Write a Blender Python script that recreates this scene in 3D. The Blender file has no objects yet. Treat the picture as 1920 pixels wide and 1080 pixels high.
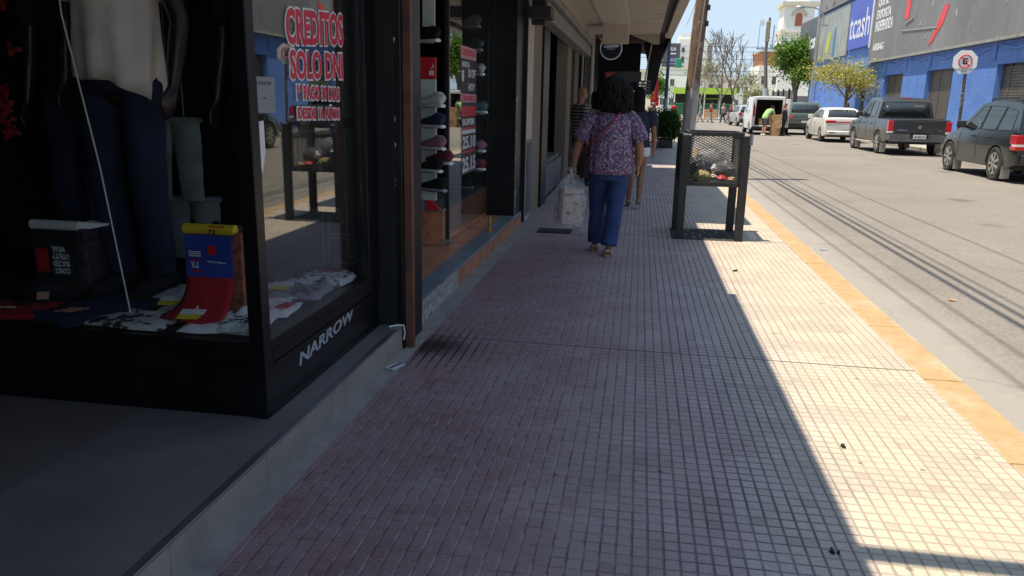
import bpy, bmesh, math, random
from mathutils import Vector, Matrix, Euler
random.seed(7)
R = math.radians
S = bpy.context.scene
COL = S.collection

# ---------------------------------------------------------------- camera, light, exposure
YAW, PITCH, ROLL = R(9.0161), R(13.7093), R(1.2)
fw = Vector((-math.sin(YAW)*math.cos(PITCH), math.cos(YAW)*math.cos(PITCH), -math.sin(PITCH)))
rt = Vector((math.cos(YAW), math.sin(YAW), 0)); upv = rt.cross(fw)
r2 = rt*math.cos(ROLL)+upv*math.sin(ROLL); u2 = -rt*math.sin(ROLL)+upv*math.cos(ROLL)
cd = bpy.data.cameras.new('camera'); cam = bpy.data.objects.new('camera', cd); COL.objects.link(cam)
m = Matrix((r2, u2, -fw)).transposed().to_4x4(); m.translation = (0, 0, 1.4); cam.matrix_world = m
cd.sensor_fit = 'HORIZONTAL'; cd.sensor_width = 36; cd.lens = 1443/1920*36; cd.clip_start = .05; cd.clip_end = 3000
S.camera = cam

SUN_TO = Vector((-.27, -.10, 1)).normalized()
W = bpy.data.worlds.new('World'); S.world = W; W.use_nodes = True
nt = W.node_tree; bg = nt.nodes['Background']; sky = nt.nodes.new('ShaderNodeTexSky')
sky.sky_type = 'NISHITA'; sky.sun_disc = False; sky.sun_elevation = math.asin(SUN_TO.z)
sky.sun_rotation = math.atan2(SUN_TO.x, SUN_TO.y); sky.air_density = .9; sky.dust_density = .8; sky.ozone_density = .8; sky.altitude = 0
dk = nt.nodes.new('ShaderNodeMix'); dk.data_type = 'RGBA'; dk.blend_type = 'DARKEN'; dk.inputs[0].default_value = 1   # keeps the horizon glow from clipping
nt.links.new(sky.outputs[0], dk.inputs[6]); dk.inputs[7].default_value = (1.95, 2.45, 2.95, 1); nt.links.new(dk.outputs[2], bg.inputs[0]); bg.inputs[1].default_value = .15
sd = bpy.data.lights.new('sun', 'SUN'); sd.energy = 3.4; sd.angle = R(.53); sd.color = (1, .90, .74)
sun = bpy.data.objects.new('sun', sd); COL.objects.link(sun)
sun.rotation_euler = (-SUN_TO).to_track_quat('-Z', 'Y').to_euler(); sun.location = (0, 0, 40)
S.view_settings.view_transform = 'Standard'; S.view_settings.look = 'None'
S.view_settings.exposure = 1.15; S.view_settings.gamma = 1

# ---------------------------------------------------------------- materials
def nodes(name):
    mt = bpy.data.materials.new(name); mt.use_nodes = True
    t = mt.node_tree; return mt, t, t.nodes['Principled BSDF']
def N(t, typ, **k):
    n = t.nodes.new(typ)
    for a, b in k.items(): setattr(n, a, b)
    return n
def L(t, a, b): t.links.new(a, b)
def math_(t, op, a, b=None, c=None):
    n = N(t, 'ShaderNodeMath', operation=op)
    for i, v in enumerate((a, b, c)):
        if v is None: continue
        if isinstance(v, (int, float)): n.inputs[i].default_value = v
        else: L(t, v, n.inputs[i])
    return n.outputs[0]
def mixc(t, f, a, b, mode='MIX'):
    n = N(t, 'ShaderNodeMix', data_type='RGBA', blend_type=mode)
    for i, v in ((0, f), (6, a), (7, b)):
        if isinstance(v, (int, float)): n.inputs[i].default_value = v
        elif isinstance(v, (tuple, list)): n.inputs[i].default_value = (*v[:3], 1)
        else: L(t, v, n.inputs[i])
    return n.outputs[2]
def noise(t, scale, detail=3, vec=None, rough=.55):
    n = N(t, 'ShaderNodeTexNoise'); n.inputs['Scale'].default_value = scale
    n.inputs['Detail'].default_value = detail; n.inputs['Roughness'].default_value = rough
    if vec is not None: L(t, vec, n.inputs['Vector'])
    return n.outputs['Fac']
def ramp(t, f, lo, hi, a=0., b=1.):
    n = N(t, 'ShaderNodeMapRange'); L(t, f, n.inputs[0])
    n.inputs[1].default_value = lo; n.inputs[2].default_value = hi; n.inputs[3].default_value = a; n.inputs[4].default_value = b
    return n.outputs[0]
def objco(t): return N(t, 'ShaderNodeTexCoord').outputs['Object']
def bump(t, p, h, strength=.3, dist=.01):
    b = N(t, 'ShaderNodeBump'); b.inputs['Strength'].default_value = strength; b.inputs['Distance'].default_value = dist
    L(t, h, b.inputs['Height']); L(t, b.outputs[0], p.inputs['Normal'])
MATS = {}
def M(name, col, rough=.6, metal=0., var=.18, vs=5., bmp=0., bs=60., spec=.5, dirt=None, ds=3., coat=0.):
    if name in MATS: return MATS[name]
    mt, t, p = nodes(name); co = objco(t)
    c = (*col, 1); p.inputs['Base Color'].default_value = c
    p.inputs['Roughness'].default_value = rough; p.inputs['Metallic'].default_value = metal
    p.inputs['Specular IOR Level'].default_value = spec; p.inputs['Coat Weight'].default_value = coat
    p.inputs['Coat Roughness'].default_value = .06
    out = None
    if var:
        f = noise(t, vs, 5, co)
        out = mixc(t, ramp(t, f, .3, .7), tuple(x*(1-var) for x in col), tuple(min(1, x*(1+var)) for x in col))
        L(t, math_(t, 'MULTIPLY_ADD', f, .16, rough-.08), p.inputs['Roughness'])
    if dirt:
        f2 = noise(t, ds, 6, co, .65)
        out = mixc(t, ramp(t, f2, .52, .68), out if out is not None else c, dirt)
    if out is not None: L(t, out, p.inputs['Base Color'])
    if bmp: bump(t, p, noise(t, bs, 4, co), bmp, .01)
    MATS[name] = mt; return mt
def glass(name, tint=(.86, .9, .88), f0=.035, f1=.75):
    mt, t, p = nodes(name); t.nodes.remove(p)
    lw = N(t, 'ShaderNodeLayerWeight'); lw.inputs[0].default_value = .5
    f = math_(t, 'MULTIPLY_ADD', math_(t, 'POWER', lw.outputs['Facing'], 3.2), f1, f0)
    tr = N(t, 'ShaderNodeBsdfTransparent'); tr.inputs[0].default_value = (*tint, 1)
    gl = N(t, 'ShaderNodeBsdfGlossy'); gl.inputs['Roughness'].default_value = .012
    mx = N(t, 'ShaderNodeMixShader'); L(t, f, mx.inputs[0]); L(t, tr.outputs[0], mx.inputs[1]); L(t, gl.outputs[0], mx.inputs[2])
    L(t, mx.outputs[0], t.nodes['Material Output'].inputs[0]); MATS[name] = mt; return mt
def stripes(name, a, b, scale, axis='Z', rough=.8, duty=.5):
    mt, t, p = nodes(name); sx = N(t, 'ShaderNodeSeparateXYZ'); L(t, objco(t), sx.inputs[0])
    f = math_(t, 'GREATER_THAN', math_(t, 'FRACT', math_(t, 'MULTIPLY', sx.outputs[axis], scale)), duty)
    L(t, mixc(t, f, a, b), p.inputs['Base Color']); p.inputs['Roughness'].default_value = rough; MATS[name] = mt; return mt
def leafmat(name, a, b):
    mt, t, p = nodes(name)
    g = N(t, 'ShaderNodeNewGeometry'); f = noise(t, 1.3, 2, g.outputs['Position'])
    r = g.outputs['Random Per Island']
    c = mixc(t, math_(t, 'ADD', math_(t, 'MULTIPLY', r, .6), math_(t, 'MULTIPLY', f, .4)), a, b)
    L(t, c, p.inputs['Base Color']); p.inputs['Roughness'].default_value = .6; p.inputs['Specular IOR Level'].default_value = .25
    tl = N(t, 'ShaderNodeBsdfTranslucent'); L(t, c, tl.inputs[0])
    mx = N(t, 'ShaderNodeMixShader'); mx.inputs[0].default_value = .3
    L(t, p.outputs[0], mx.inputs[1]); L(t, tl.outputs[0], mx.inputs[2]); L(t, mx.outputs[0], t.nodes['Material Output'].inputs[0])
    MATS[name] = mt; return mt

def tile_mat():
    mt, t, p = nodes('sidewalk_tile'); g = N(t, 'ShaderNodeNewGeometry'); P = g.outputs['Position']
    s = N(t, 'ShaderNodeSeparateXYZ'); L(t, P, s.inputs[0]); x, y = s.outputs[0], s.outputs[1]
    q, qy = .0507, .054
    def line(v, w, per=q, wob=None):
        fr = math_(t, 'FRACT', math_(t, 'DIVIDE', v, per))
        d = math_(t, 'ABSOLUTE', math_(t, 'SUBTRACT', fr, .5))
        return ramp(t, d, .5-w*1.5, .5-w*.7)
    wn = noise(t, 14, 3, P)
    xw = math_(t, 'ADD', x, math_(t, 'MULTIPLY', math_(t, 'SUBTRACT', noise(t, .9, 2, P), .5), .012))
    yw = math_(t, 'ADD', y, math_(t, 'MULTIPLY', math_(t, 'SUBTRACT', noise(t, 1.1, 2, P), .5), .012))
    lx, ly = line(xw, .08), line(yw, .062, qy)
    ly = math_(t, 'MULTIPLY', ly, math_(t, 'MULTIPLY', ramp(t, noise(t, 5, 3, P), .36, .6, .6, 1.), ramp(t, x, -.6, .3, .6, 1.)))
    lx = math_(t, 'MULTIPLY', lx, ramp(t, noise(t, 3.3, 3, P), .3, .55, .55, 1.))
    ln = math_(t, 'MAXIMUM', lx, ly)
    # tile colour: grey with sunlit cream painted in by the kerb, worn red-brown by the shops
    cell = N(t, 'ShaderNodeTexWhiteNoise', noise_dimensions='2D')
    cv = N(t, 'ShaderNodeCombineXYZ')
    L(t, math_(t, 'FLOOR', math_(t, 'DIVIDE', xw, q*4)), cv.inputs[0]); L(t, math_(t, 'FLOOR', math_(t, 'DIVIDE', yw, qy*4)), cv.inputs[1])
    L(t, cv.outputs[0], cell.inputs['Vector'])
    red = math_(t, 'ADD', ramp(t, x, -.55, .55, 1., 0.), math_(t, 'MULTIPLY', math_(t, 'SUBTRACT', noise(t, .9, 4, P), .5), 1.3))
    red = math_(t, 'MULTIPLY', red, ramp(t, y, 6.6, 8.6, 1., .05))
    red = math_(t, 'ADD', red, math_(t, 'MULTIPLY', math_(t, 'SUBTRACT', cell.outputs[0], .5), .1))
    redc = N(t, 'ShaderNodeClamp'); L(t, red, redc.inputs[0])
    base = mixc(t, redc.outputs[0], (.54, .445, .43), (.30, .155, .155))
    sp = noise(t, 150, 3, P, .8)
    base = mixc(t, ramp(t, sp, .50, .62), base, mixc(t, .42, base, (.66, .56, .54)))
    base = mixc(t, ramp(t, sp, .34, .45, .6, 0.), base, (.06, .03, .035))
    base = mixc(t, ramp(t, noise(t, 2.2, 5, P, .65), .45, .75, 0., .45), base, (.3, .26, .24))
    cream = math_(t, 'MULTIPLY', ramp(t, x, .45, .95), ramp(t, noise(t, 1.7, 5, P), .2, .6, .6, 1.))  # sunlight painted into the tile colour: cream along the sunny strip
    base = mixc(t, cream, base, mixc(t, .93, base, (.55, .48, .35)))
    base = mixc(t, ramp(t, cell.outputs[0], 0., 1., .0, .26), base, (.2, .15, .145))
    base = mixc(t, ramp(t, cell.outputs[0], .96, .965, 0., .14), base, (.5, .47, .44))
    c1 = N(t, 'ShaderNodeTexWhiteNoise', noise_dimensions='2D'); cw = N(t, 'ShaderNodeCombineXYZ')
    L(t, math_(t, 'FLOOR', math_(t, 'DIVIDE', xw, q)), cw.inputs[0]); L(t, math_(t, 'FLOOR', math_(t, 'DIVIDE', yw, qy)), cw.inputs[1]); L(t, cw.outputs[0], c1.inputs['Vector'])
    base = mixc(t, math_(t, 'MULTIPLY', ramp(t, c1.outputs[0], 0., 1., .0, .16), ramp(t, x, .4, .9, 1., .3)), base, (.22, .16, .15)); base = mixc(t, ramp(t, c1.outputs[0], .97, .972, 0., .2), base, (.12, .085, .08))
    base = mixc(t, math_(t, 'MULTIPLY', ramp(t, noise(t, 2.6, 6, P, .75), .5, .72, 0., .6), ramp(t, x, -.2, .6, 1., .25)), base, (.36, .31, .325))
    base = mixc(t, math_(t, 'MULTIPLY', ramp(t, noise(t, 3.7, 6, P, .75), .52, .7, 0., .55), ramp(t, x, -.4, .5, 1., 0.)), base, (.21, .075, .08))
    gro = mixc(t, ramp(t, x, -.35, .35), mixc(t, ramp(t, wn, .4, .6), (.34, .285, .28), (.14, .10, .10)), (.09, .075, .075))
    gro = mixc(t, ramp(t, x, .6, .95), gro, (.29, .24, .18))  # joints also painted paler where the sun falls
    base = mixc(t, ramp(t, noise(t, 42, 4, P, .7), .3, .7, .22, 0.), base, (.10, .065, .065))
    col = mixc(t, math_(t, 'MULTIPLY', ln, .92), base, gro)
    # transverse expansion joints
    for yy, ww in ((4.33, .008), (8.36, .012), (12.4, .012), (.35, .008)):
        d = math_(t, 'ABSOLUTE', math_(t, 'SUBTRACT', math_(t, 'ADD', y, math_(t, 'MULTIPLY', x, .016)), yy))
        col = mixc(t, ramp(t, d, ww*.6, ww*1.3, .85, 0.), col, (.06, .05, .05))
    # damp brown stain by the door post
    vd = N(t, 'ShaderNodeVectorMath', operation='DISTANCE'); L(t, P, vd.inputs[0]); vd.inputs[1].default_value = (-1.12, 4.16, 0)
    dd = math_(t, 'ADD', vd.outputs['Value'], math_(t, 'MULTIPLY', math_(t, 'SUBTRACT', noise(t, 9, 4, P), .5), .16))
    st = ramp(t, dd, .08, .24, .95, 0.)
    col = mixc(t, st, col, (.035, .018, .012))
    st2 = math_(t, 'MULTIPLY', ramp(t, dd, .26, .46, 1., 0.), ln)
    col = mixc(t, st2, col, (.012, .009, .009))
    # pale worn patches
    col = mixc(t, math_(t, 'MULTIPLY', ramp(t, noise(t, .55, 5, P, .7), .56, .7, 0., .5), ramp(t, y, 3., 9.)), col, (.36, .33, .3))
    vo = N(t, 'ShaderNodeTexVoronoi'); vo.inputs['Scale'].default_value = 5.5; L(t, P, vo.inputs['Vector'])
    spot = math_(t, 'MULTIPLY', ramp(t, vo.outputs['Distance'], .05, .085, 1., 0.), ramp(t, vo.outputs['Color'], .45, .5))
    col = mixc(t, math_(t, 'MULTIPLY', spot, .6), col, (.07, .06, .055))
    col = mixc(t, ramp(t, noise(t, 6.5, 6, P, .7), .55, .72, 0., .35), col, mixc(t, .5, col, (.12, .1, .095)))
    L(t, col, p.inputs['Base Color']); p.inputs['Roughness'].default_value = .72; p.inputs['Specular IOR Level'].default_value = .35
    h = math_(t, 'ADD', math_(t, 'MULTIPLY', ln, -1.), math_(t, 'MULTIPLY', sp, .15))
    bump(t, p, h, .55, .004); return mt
def road_mat():
    mt, t, p = nodes('asphalt'); g = N(t, 'ShaderNodeNewGeometry'); P = g.outputs['Position']
    a = noise(t, .35, 5, P); b = noise(t, 38, 4, P, .8)
    mp = N(t, 'ShaderNodeMapping'); mp.inputs['Scale'].default_value = (1.2, .08, 1); L(t, P, mp.inputs[0])
    tr = noise(t, 1.6, 4, mp.outputs[0])
    c = mixc(t, ramp(t, a, .3, .7), (.155, .137, .12), (.21, .188, .163))
    c = mixc(t, ramp(t, tr, .5, .72, 0., .6), c, (.17, .155, .14))
    c = mixc(t, ramp(t, b, .45, .65, 0., .45), c, (.34, .30, .26))
    c = mixc(t, ramp(t, b, .28, .42, .35, 0.), c, (.1, .09, .085))
    s = N(t, 'ShaderNodeSeparateXYZ'); L(t, P, s.inputs[0])
    gut = ramp(t, math_(t, 'ADD', s.outputs[0], math_(t, 'MULTIPLY', noise(t, 2, 4, P), .5)), 2.3, 2.75, .6, 0.)
    c = mixc(t, gut, c, (.33, .305, .275))
    vo = N(t, 'ShaderNodeTexVoronoi', feature='DISTANCE_TO_EDGE'); vo.inputs['Scale'].default_value = .32
    wv = N(t, 'ShaderNodeVectorMath', operation='ADD'); L(t, P, wv.inputs[0])
    nz = N(t, 'ShaderNodeTexNoise'); nz.inputs['Scale'].default_value = 1.1; nz.inputs['Detail'].default_value = 5; L(t, P, nz.inputs[0])
    L(t, nz.outputs['Color'], wv.inputs[1]); L(t, wv.outputs[0], vo.inputs['Vector'])
    c = mixc(t, math_(t, 'MULTIPLY', ramp(t, vo.outputs['Distance'], .001, .006, .38, 0.), ramp(t, noise(t, .6, 3, P), .45, .6)), c, (.09, .08, .07))
    c = mixc(t, ramp(t, noise(t, 1.1, 6, P, .7), .6, .75, 0., .5), c, (.13, .12, .11))
    vp = N(t, 'ShaderNodeTexVoronoi'); vp.inputs['Scale'].default_value = .55; L(t, P, vp.inputs['Vector'])
    oil = math_(t, 'ADD', vp.outputs['Distance'], math_(t, 'MULTIPLY', math_(t, 'SUBTRACT', noise(t, 4, 5, P, .7), .5), .25))
    c = mixc(t, math_(t, 'MULTIPLY', ramp(t, oil, .06, .16, .55, 0.), ramp(t, s.outputs[0], 2.6, 4.5)), c, (.07, .062, .055))
    d = math_(t, 'ABSOLUTE', math_(t, 'SUBTRACT', math_(t, 'FRACT', math_(t, 'DIVIDE', math_(t, 'ADD', s.outputs[1], math_(t, 'MULTIPLY', noise(t, 1.5, 4, P), .12)), 6.1)), .5))
    c = mixc(t, ramp(t, d, .0008, .0022, .55, 0.), c, (.07, .062, .055))
    L(t, c, p.inputs['Base Color']); p.inputs['Roughness'].default_value = .85; p.inputs['Specular IOR Level'].default_value = .3
    bump(t, p, b, .5, .008); return mt

# ---------------------------------------------------------------- mesh builder
def offs(o):
    v = Vector((0, 0, 0))
    while o is not None: v += o.location; o = o.parent
    return v
_font = []
def text_geo(s, bold=0., depth=0.):
    cu = bpy.data.curves.new('t', 'FONT'); cu.body = s; cu.size = 1; cu.offset = bold; cu.extrude = depth; cu.resolution_u = 3
    o = bpy.data.objects.new('t', cu); COL.objects.link(o); dg = bpy.context.evaluated_depsgraph_get()
    me = o.evaluated_get(dg).to_mesh(); v = [tuple(x.co) for x in me.vertices]; f = [tuple(x.vertices) for x in me.polygons]
    o.evaluated_get(dg).to_mesh_clear(); bpy.data.objects.remove(o); bpy.data.curves.remove(cu); return v, f
class MB:
    def __init__(s): s.v = []; s.f = []
    def add(s, vs, fs):
        b = len(s.v); s.v += [tuple(x) for x in vs]; s.f += [tuple(i+b for i in f) for f in fs]; return s
    def box(s, x0, x1, y0, y1, z0, z1):
        v = [(x, y, z) for z in (z0, z1) for y in (y0, y1) for x in (x0, x1)]
        return s.add(v, [(0, 2, 3, 1), (4, 5, 7, 6), (0, 1, 5, 4), (2, 6, 7, 3), (0, 4, 6, 2), (1, 3, 7, 5)])
    def obox(s, c, size, rot=(0, 0, 0)):
        m = Euler(rot).to_matrix(); c = Vector(c); h = Vector(size)/2
        v = [c+m@Vector((x*h.x, y*h.y, z*h.z)) for z in (-1, 1) for y in (-1, 1) for x in (-1, 1)]
        return s.add(v, [(0, 2, 3, 1), (4, 5, 7, 6), (0, 1, 5, 4), (2, 6, 7, 3), (0, 4, 6, 2), (1, 3, 7, 5)])
    def quad(s, *p): return s.add(p, [tuple(range(len(p)))])
    def prism(s, pts, ex):
        n = len(pts); ex = Vector(ex); a = [Vector(p) for p in pts]; v = a+[p+ex for p in a]
        f = [tuple(range(n))[::-1], tuple(range(n, 2*n))]+[(i, (i+1) % n, n+(i+1) % n, n+i) for i in range(n)]
        return s.add(v, f)
    def tube(s, pts, rad, n=8, cap=True, ref=(1, 0, 0), rnd=False):
        pts = [Vector(p) for p in pts]
        if not isinstance(rad, (list, tuple)): rad = [rad]*len(pts)
        rad = [r if isinstance(r, (list, tuple)) else (r, r) for r in rad]
        if rnd:
            d0 = (pts[0]-pts[1]).normalized(); d1 = (pts[-1]-pts[-2]).normalized(); r0 = max(rad[0]); r1 = max(rad[-1])
            r0m = min(rad[0]); r1m = min(rad[-1])
            pts = [pts[0]+d0*r0m*.9, pts[0]+d0*r0m*.6]+pts+[pts[-1]+d1*r1m*.6, pts[-1]+d1*r1m*.9]
            sc = lambda r, k: (r[0]*k, r[1]*k)
            rad = [sc(rad[0], .42), sc(rad[0], .8)]+list(rad)+[sc(rad[-1], .8), sc(rad[-1], .42)]
        base = len(s.v); k = len(pts)
        for i, p in enumerate(pts):
            t = (pts[min(i+1, k-1)]-pts[max(i-1, 0)])
            t = t.normalized() if t.length > 1e-9 else Vector((0, 0, 1))
            rf = Vector(ref)
            if abs(t.dot(rf)) > .95: rf = Vector((0, 1, 0)) if abs(t.y) < .9 else Vector((0, 0, 1))
            a = (rf-t*rf.dot(t)).normalized(); b = t.cross(a)
            for j in range(n):
                q = 2*math.pi*j/n
                s.v.append(tuple(p+a*math.cos(q)*rad[i][0]+b*math.sin(q)*rad[i][1]))
        for i in range(k-1):
            for j in range(n):
                s.f.append((base+i*n+j, base+i*n+(j+1) % n, base+(i+1)*n+(j+1) % n, base+(i+1)*n+j))
        if cap:
            s.f.append(tuple(base+j for j in range(n))[::-1]); s.f.append(tuple(base+(k-1)*n+j for j in range(n)))
        return s
    def lathe(s, c, prof, n=24, axis='Z'):
        c = Vector(c); base = len(s.v); k = len(prof)
        for r, h in prof:
            for j in range(n):
                q = 2*math.pi*j/n; a, b = r*math.cos(q), r*math.sin(q)
                s.v.append(tuple(c+(Vector((a, b, h)) if axis == 'Z' else Vector((h, a, b)) if axis == 'X' else Vector((a, h, b)))))
        for i in range(k-1):
            for j in range(n): s.f.append((base+i*n+j, base+i*n+(j+1) % n, base+(i+1)*n+(j+1) % n, base+(i+1)*n+j))
        s.f.append(tuple(base+j for j in range(n))); s.f.append(tuple(base+(k-1)*n+j for j in range(n)))
        return s
    def ball(s, c, r, n=12, k=8):
        if not isinstance(r, (tuple, list)): r = (r, r, r)
        base = len(s.v); c = Vector(c)
        for i in range(k+1):
            a = math.pi*i/k; a = min(max(a, .12), math.pi-.12)
            for j in range(n):
                q = 2*math.pi*j/n
                s.v.append(tuple(c+Vector((r[0]*math.sin(a)*math.cos(q), r[1]*math.sin(a)*math.sin(q), -r[2]*math.cos(a)))))
        for i in range(k):
            for j in range(n): s.f.append((base+i*n+j, base+i*n+(j+1) % n, base+(i+1)*n+(j+1) % n, base+(i+1)*n+j))
        s.f.append(tuple(base+j for j in range(n))[::-1]); s.f.append(tuple(base+k*n+j for j in range(n)))
        return s
    def text(s, txt, o, r, u, w, h, depth=.003, bold=.0, shear=0., flip=False):
        v, f = text_geo(txt, bold, .5); o, r, u = Vector(o), Vector(r).normalized(), Vector(u).normalized(); nn = r.cross(u)
        x0 = min(p[0] for p in v); x1 = max(p[0] for p in v); y0 = min(p[1] for p in v); y1 = max(p[1] for p in v)
        out = []
        for p in v:
            a = (p[0]-x0)/(x1-x0); b = (p[1]-y0)/(y1-y0)
            if flip: a, b = 1-a, 1-b
            out.append(o+r*(a*w+shear*b*h)+u*b*h+nn*((p[2]+.5)*depth))
        return s.add(out, f)
    def build(s, name, mat, parent=None, bevel=0., smooth=False, ang=35, remesh=0., label=None, seg=2):
        me = bpy.data.meshes.new(name); o = bpy.data.objects.new(name, me); COL.objects.link(o)
        if parent is not None: o.parent = parent; off = offs(parent)
        else:
            xs = [p[0] for p in s.v]; ys = [p[1] for p in s.v]; zs = [p[2] for p in s.v]
            off = Vector(((min(xs)+max(xs))/2, (min(ys)+max(ys))/2, min(zs))); o.location = off
        me.from_pydata([(p[0]-off.x, p[1]-off.y, p[2]-off.z) for p in s.v], [], s.f)
        bm = bmesh.new(); bm.from_mesh(me); bmesh.ops.recalc_face_normals(bm, faces=bm.faces); bm.to_mesh(me); bm.free()
        if isinstance(mat, str): mat = MATS[mat]
        me.materials.append(mat)
        if smooth or remesh:
            for p in me.polygons: p.use_smooth = True
            if not remesh: me.set_sharp_from_angle(angle=R(ang))
        if remesh:
            r = o.modifiers.new('remesh', 'REMESH'); r.mode = 'VOXEL'; r.voxel_size = remesh; r.use_smooth_shade = True
            q = o.modifiers.new('smooth', 'SMOOTH'); q.factor = .5; q.iterations = 4
        if bevel:
            b = o.modifiers.new('bevel', 'BEVEL'); b.width = bevel; b.segments = seg; b.limit_method = 'ANGLE'; b.angle_limit = R(40)
        if label: o['label'] = label
        return o
def tag(o, label, cat, group=None, kind=None):
    if label: o['label'] = label
    if cat: o['category'] = cat
    if group: o['group'] = group
    if kind: o['kind'] = kind
    return o
def struct(o): o['kind'] = 'structure'; return o
def thing(name, label, cat, loc=(0, 0, 0), group=None):
    o = bpy.data.objects.new(name, None); COL.objects.link(o); o.location = loc; o.empty_display_size = .2
    return tag(o, label, cat, group)
def place(root, loc, rz=0., sc=None):
    root.location = loc; root.rotation_euler = (0, 0, rz)
    if sc: root.scale = (sc, sc, sc)
    return root
def dup(root, label):
    c = root.copy(); COL.objects.link(c); c['label'] = label
    def kids(a, b):
        for ch in [x for x in bpy.data.objects if x.parent == a]:
            d = ch.copy(); COL.objects.link(d); d.parent = b; kids(ch, d)
    kids(root, c); return c

# ---------------------------------------------------------------- common materials
M('black_paint', (.005, .005, .006), .36, var=.3, vs=3, bmp=.05, bs=25, spec=.3, dirt=(.012, .012, .013), ds=5)
M('black_metal', (.016, .016, .018), .42, var=.3, bmp=.05)
M('black_flat', (.006, .006, .006), .8, var=.2)
M('dark_floor', (.042, .043, .05), .42, var=.35, vs=1.6, bmp=.08, bs=160, dirt=(.06, .06, .066), ds=2.2)
M('grey_riser', (.28, .245, .20), .6, var=.2, vs=4, bmp=.1)
M('concrete', (.30, .275, .24), .85, var=.2, vs=9, bmp=.4, bs=90)
M('old_concrete', (.36, .33, .28), .9, var=.4, vs=12, bmp=.9, bs=40, dirt=(.06, .05, .045), ds=12)
M('steel', (.45, .45, .46), .35, .9, var=.15)
M('brown_wood', (.13, .052, .03), .5, var=.35, vs=9, bmp=.15, bs=30, dirt=(.05, .025, .018))
M('white_paint', (.78, .78, .76), .5, var=.06)
M('white_plastic', (.7, .72, .72), .4, var=.08)
M('white_cloth', (.8, .78, .76), .9, var=.1, bmp=.4, bs=18)
M('pale_cloth', (.5, .53, .56), .9, var=.12, bmp=.4, bs=18)
M('grey_cloth', (.3, .31, .33), .9, var=.15, bmp=.4, bs=20)
M('black_cloth', (.012, .012, .014), .9, var=.2, bmp=.3, bs=25)
M('denim', (.02, .03, .075), .9, var=.35, vs=9, bmp=.3, bs=120)
M('denim_pale', (.22, .26, .28), .9, var=.3, vs=7, bmp=.3, bs=120)
M('red_cloth', (.40, .012, .014), .85, var=.2, bmp=.3, bs=20)
M('red', (.55, .02, .03), .4, var=.08)
M('sign_red', (.62, .012, .05), .4, var=.05)
M('yellow', (.72, .55, .03), .5, var=.1)
M('blue_card', (.03, .06, .36), .5, var=.1)
M('ink', (.015, .015, .018), .6, var=0)
M('mannequin_skin', (.035, .02, .015), .35, var=.2)
M('slate', (.075, .088, .082), .5, var=.25, bmp=.05)
M('terracotta', (.50, .21, .11), .5, var=.25, vs=6, bmp=.1, dirt=(.2, .09, .055), ds=5)
M('threshold', (.17, .225, .24), .45, var=.25, vs=4, dirt=(.16, .19, .19))
M('cream_panel', (.52, .6, .55), .4, var=.06)
M('beige_soffit', (.52, .47, .39), .7, var=.1, vs=3, bmp=.05, dirt=(.42, .37, .3), ds=1.4)
M('beige_trim', (.5, .45, .36), .6, var=.15)
M('shutter', (.24, .23, .2), .55, var=.2, dirt=(.14, .13, .11))
M('pebble', (.27, .22, .16), .9, var=.6, vs=60, bmp=1., bs=80)
M('grey_panel', (.16, .18, .2), .5, var=.2)
M('cardboard', (.44, .27, .13), .8, var=.2, vs=6, bmp=.1)
M('brass', (.42, .26, .1), .4, .6, var=.3)
M('paper', (.74, .73, .7), .7, var=.08)
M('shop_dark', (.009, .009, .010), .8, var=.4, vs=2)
M('stone_wall', (.3, .28, .25), .85, var=.25, vs=2, bmp=.2)
glass('shop_glass', (.97, .98, .97), .06, .8)
def milky():
    mt, t, p = nodes('poly_bag'); tr = N(t, 'ShaderNodeBsdfTransparent'); mx = N(t, 'ShaderNodeMixShader')
    p.inputs['Base Color'].default_value = (.75, .78, .8, 1); p.inputs['Roughness'].default_value = .25
    f = ramp(t, noise(t, 16, 4, objco(t), .6), .35, .7, .12, .5); L(t, f, mx.inputs[0]); L(t, tr.outputs[0], mx.inputs[1]); L(t, p.outputs[0], mx.inputs[2]); L(t, mx.outputs[0], t.nodes['Material Output'].inputs[0]); MATS['poly_bag'] = mt
milky()
SKIN = M('skin', (.42, .22, .15), .55, var=.12, vs=12)
SKIN2 = M('skin_tan', (.3, .15, .09), .55, var=.12, vs=12)
HAIR = M('dark_hair', (.010, .007, .006), .8, var=.25, vs=14, spec=.2)
M('brown_hair', (.04, .02, .013), .5, var=.5, vs=40, bmp=.6, bs=60)
M('grey_hair', (.22, .2, .18), .7, var=.3, vs=40)

# ---------------------------------------------------------------- ground, road, pavements
def sheet(name, x0, x1, y0, y1, z, mat, nx=1, ny=1):
    b = MB()
    for i in range(nx):
        for j in range(ny):
            xa, xb = x0+(x1-x0)*i/nx, x0+(x1-x0)*(i+1)/nx; ya, yb = y0+(y1-y0)*j/ny, y0+(y1-y0)*(j+1)/ny
            b.quad((xa, ya, z), (xb, ya, z), (xb, yb, z), (xa, yb, z))
    return struct(b.build(name, mat))
M('earth', (.2, .18, .14), .95, var=.3, vs=.3)
sheet('ground', -900, 900, -200, 1600, -.2, 'earth')
ROAD = road_mat(); TILE = tile_mat()
sheet('road', 1.79, 10.3, -30, 62, -.12, ROAD)
sheet('cross_road', -90, 140, 62, 82, -.124, ROAD)
b = MB().box(-1.19, 1.565, -8, 60, -.16, 0); struct(b.build('sidewalk', TILE))
b = MB().box(-1.275, -1.19, -8, 4.06, -.16, .002); b.box(-1.32, -1.19, 4.06, 60, -.16, .002); struct(b.build('concrete_edging', 'concrete'))
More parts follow.
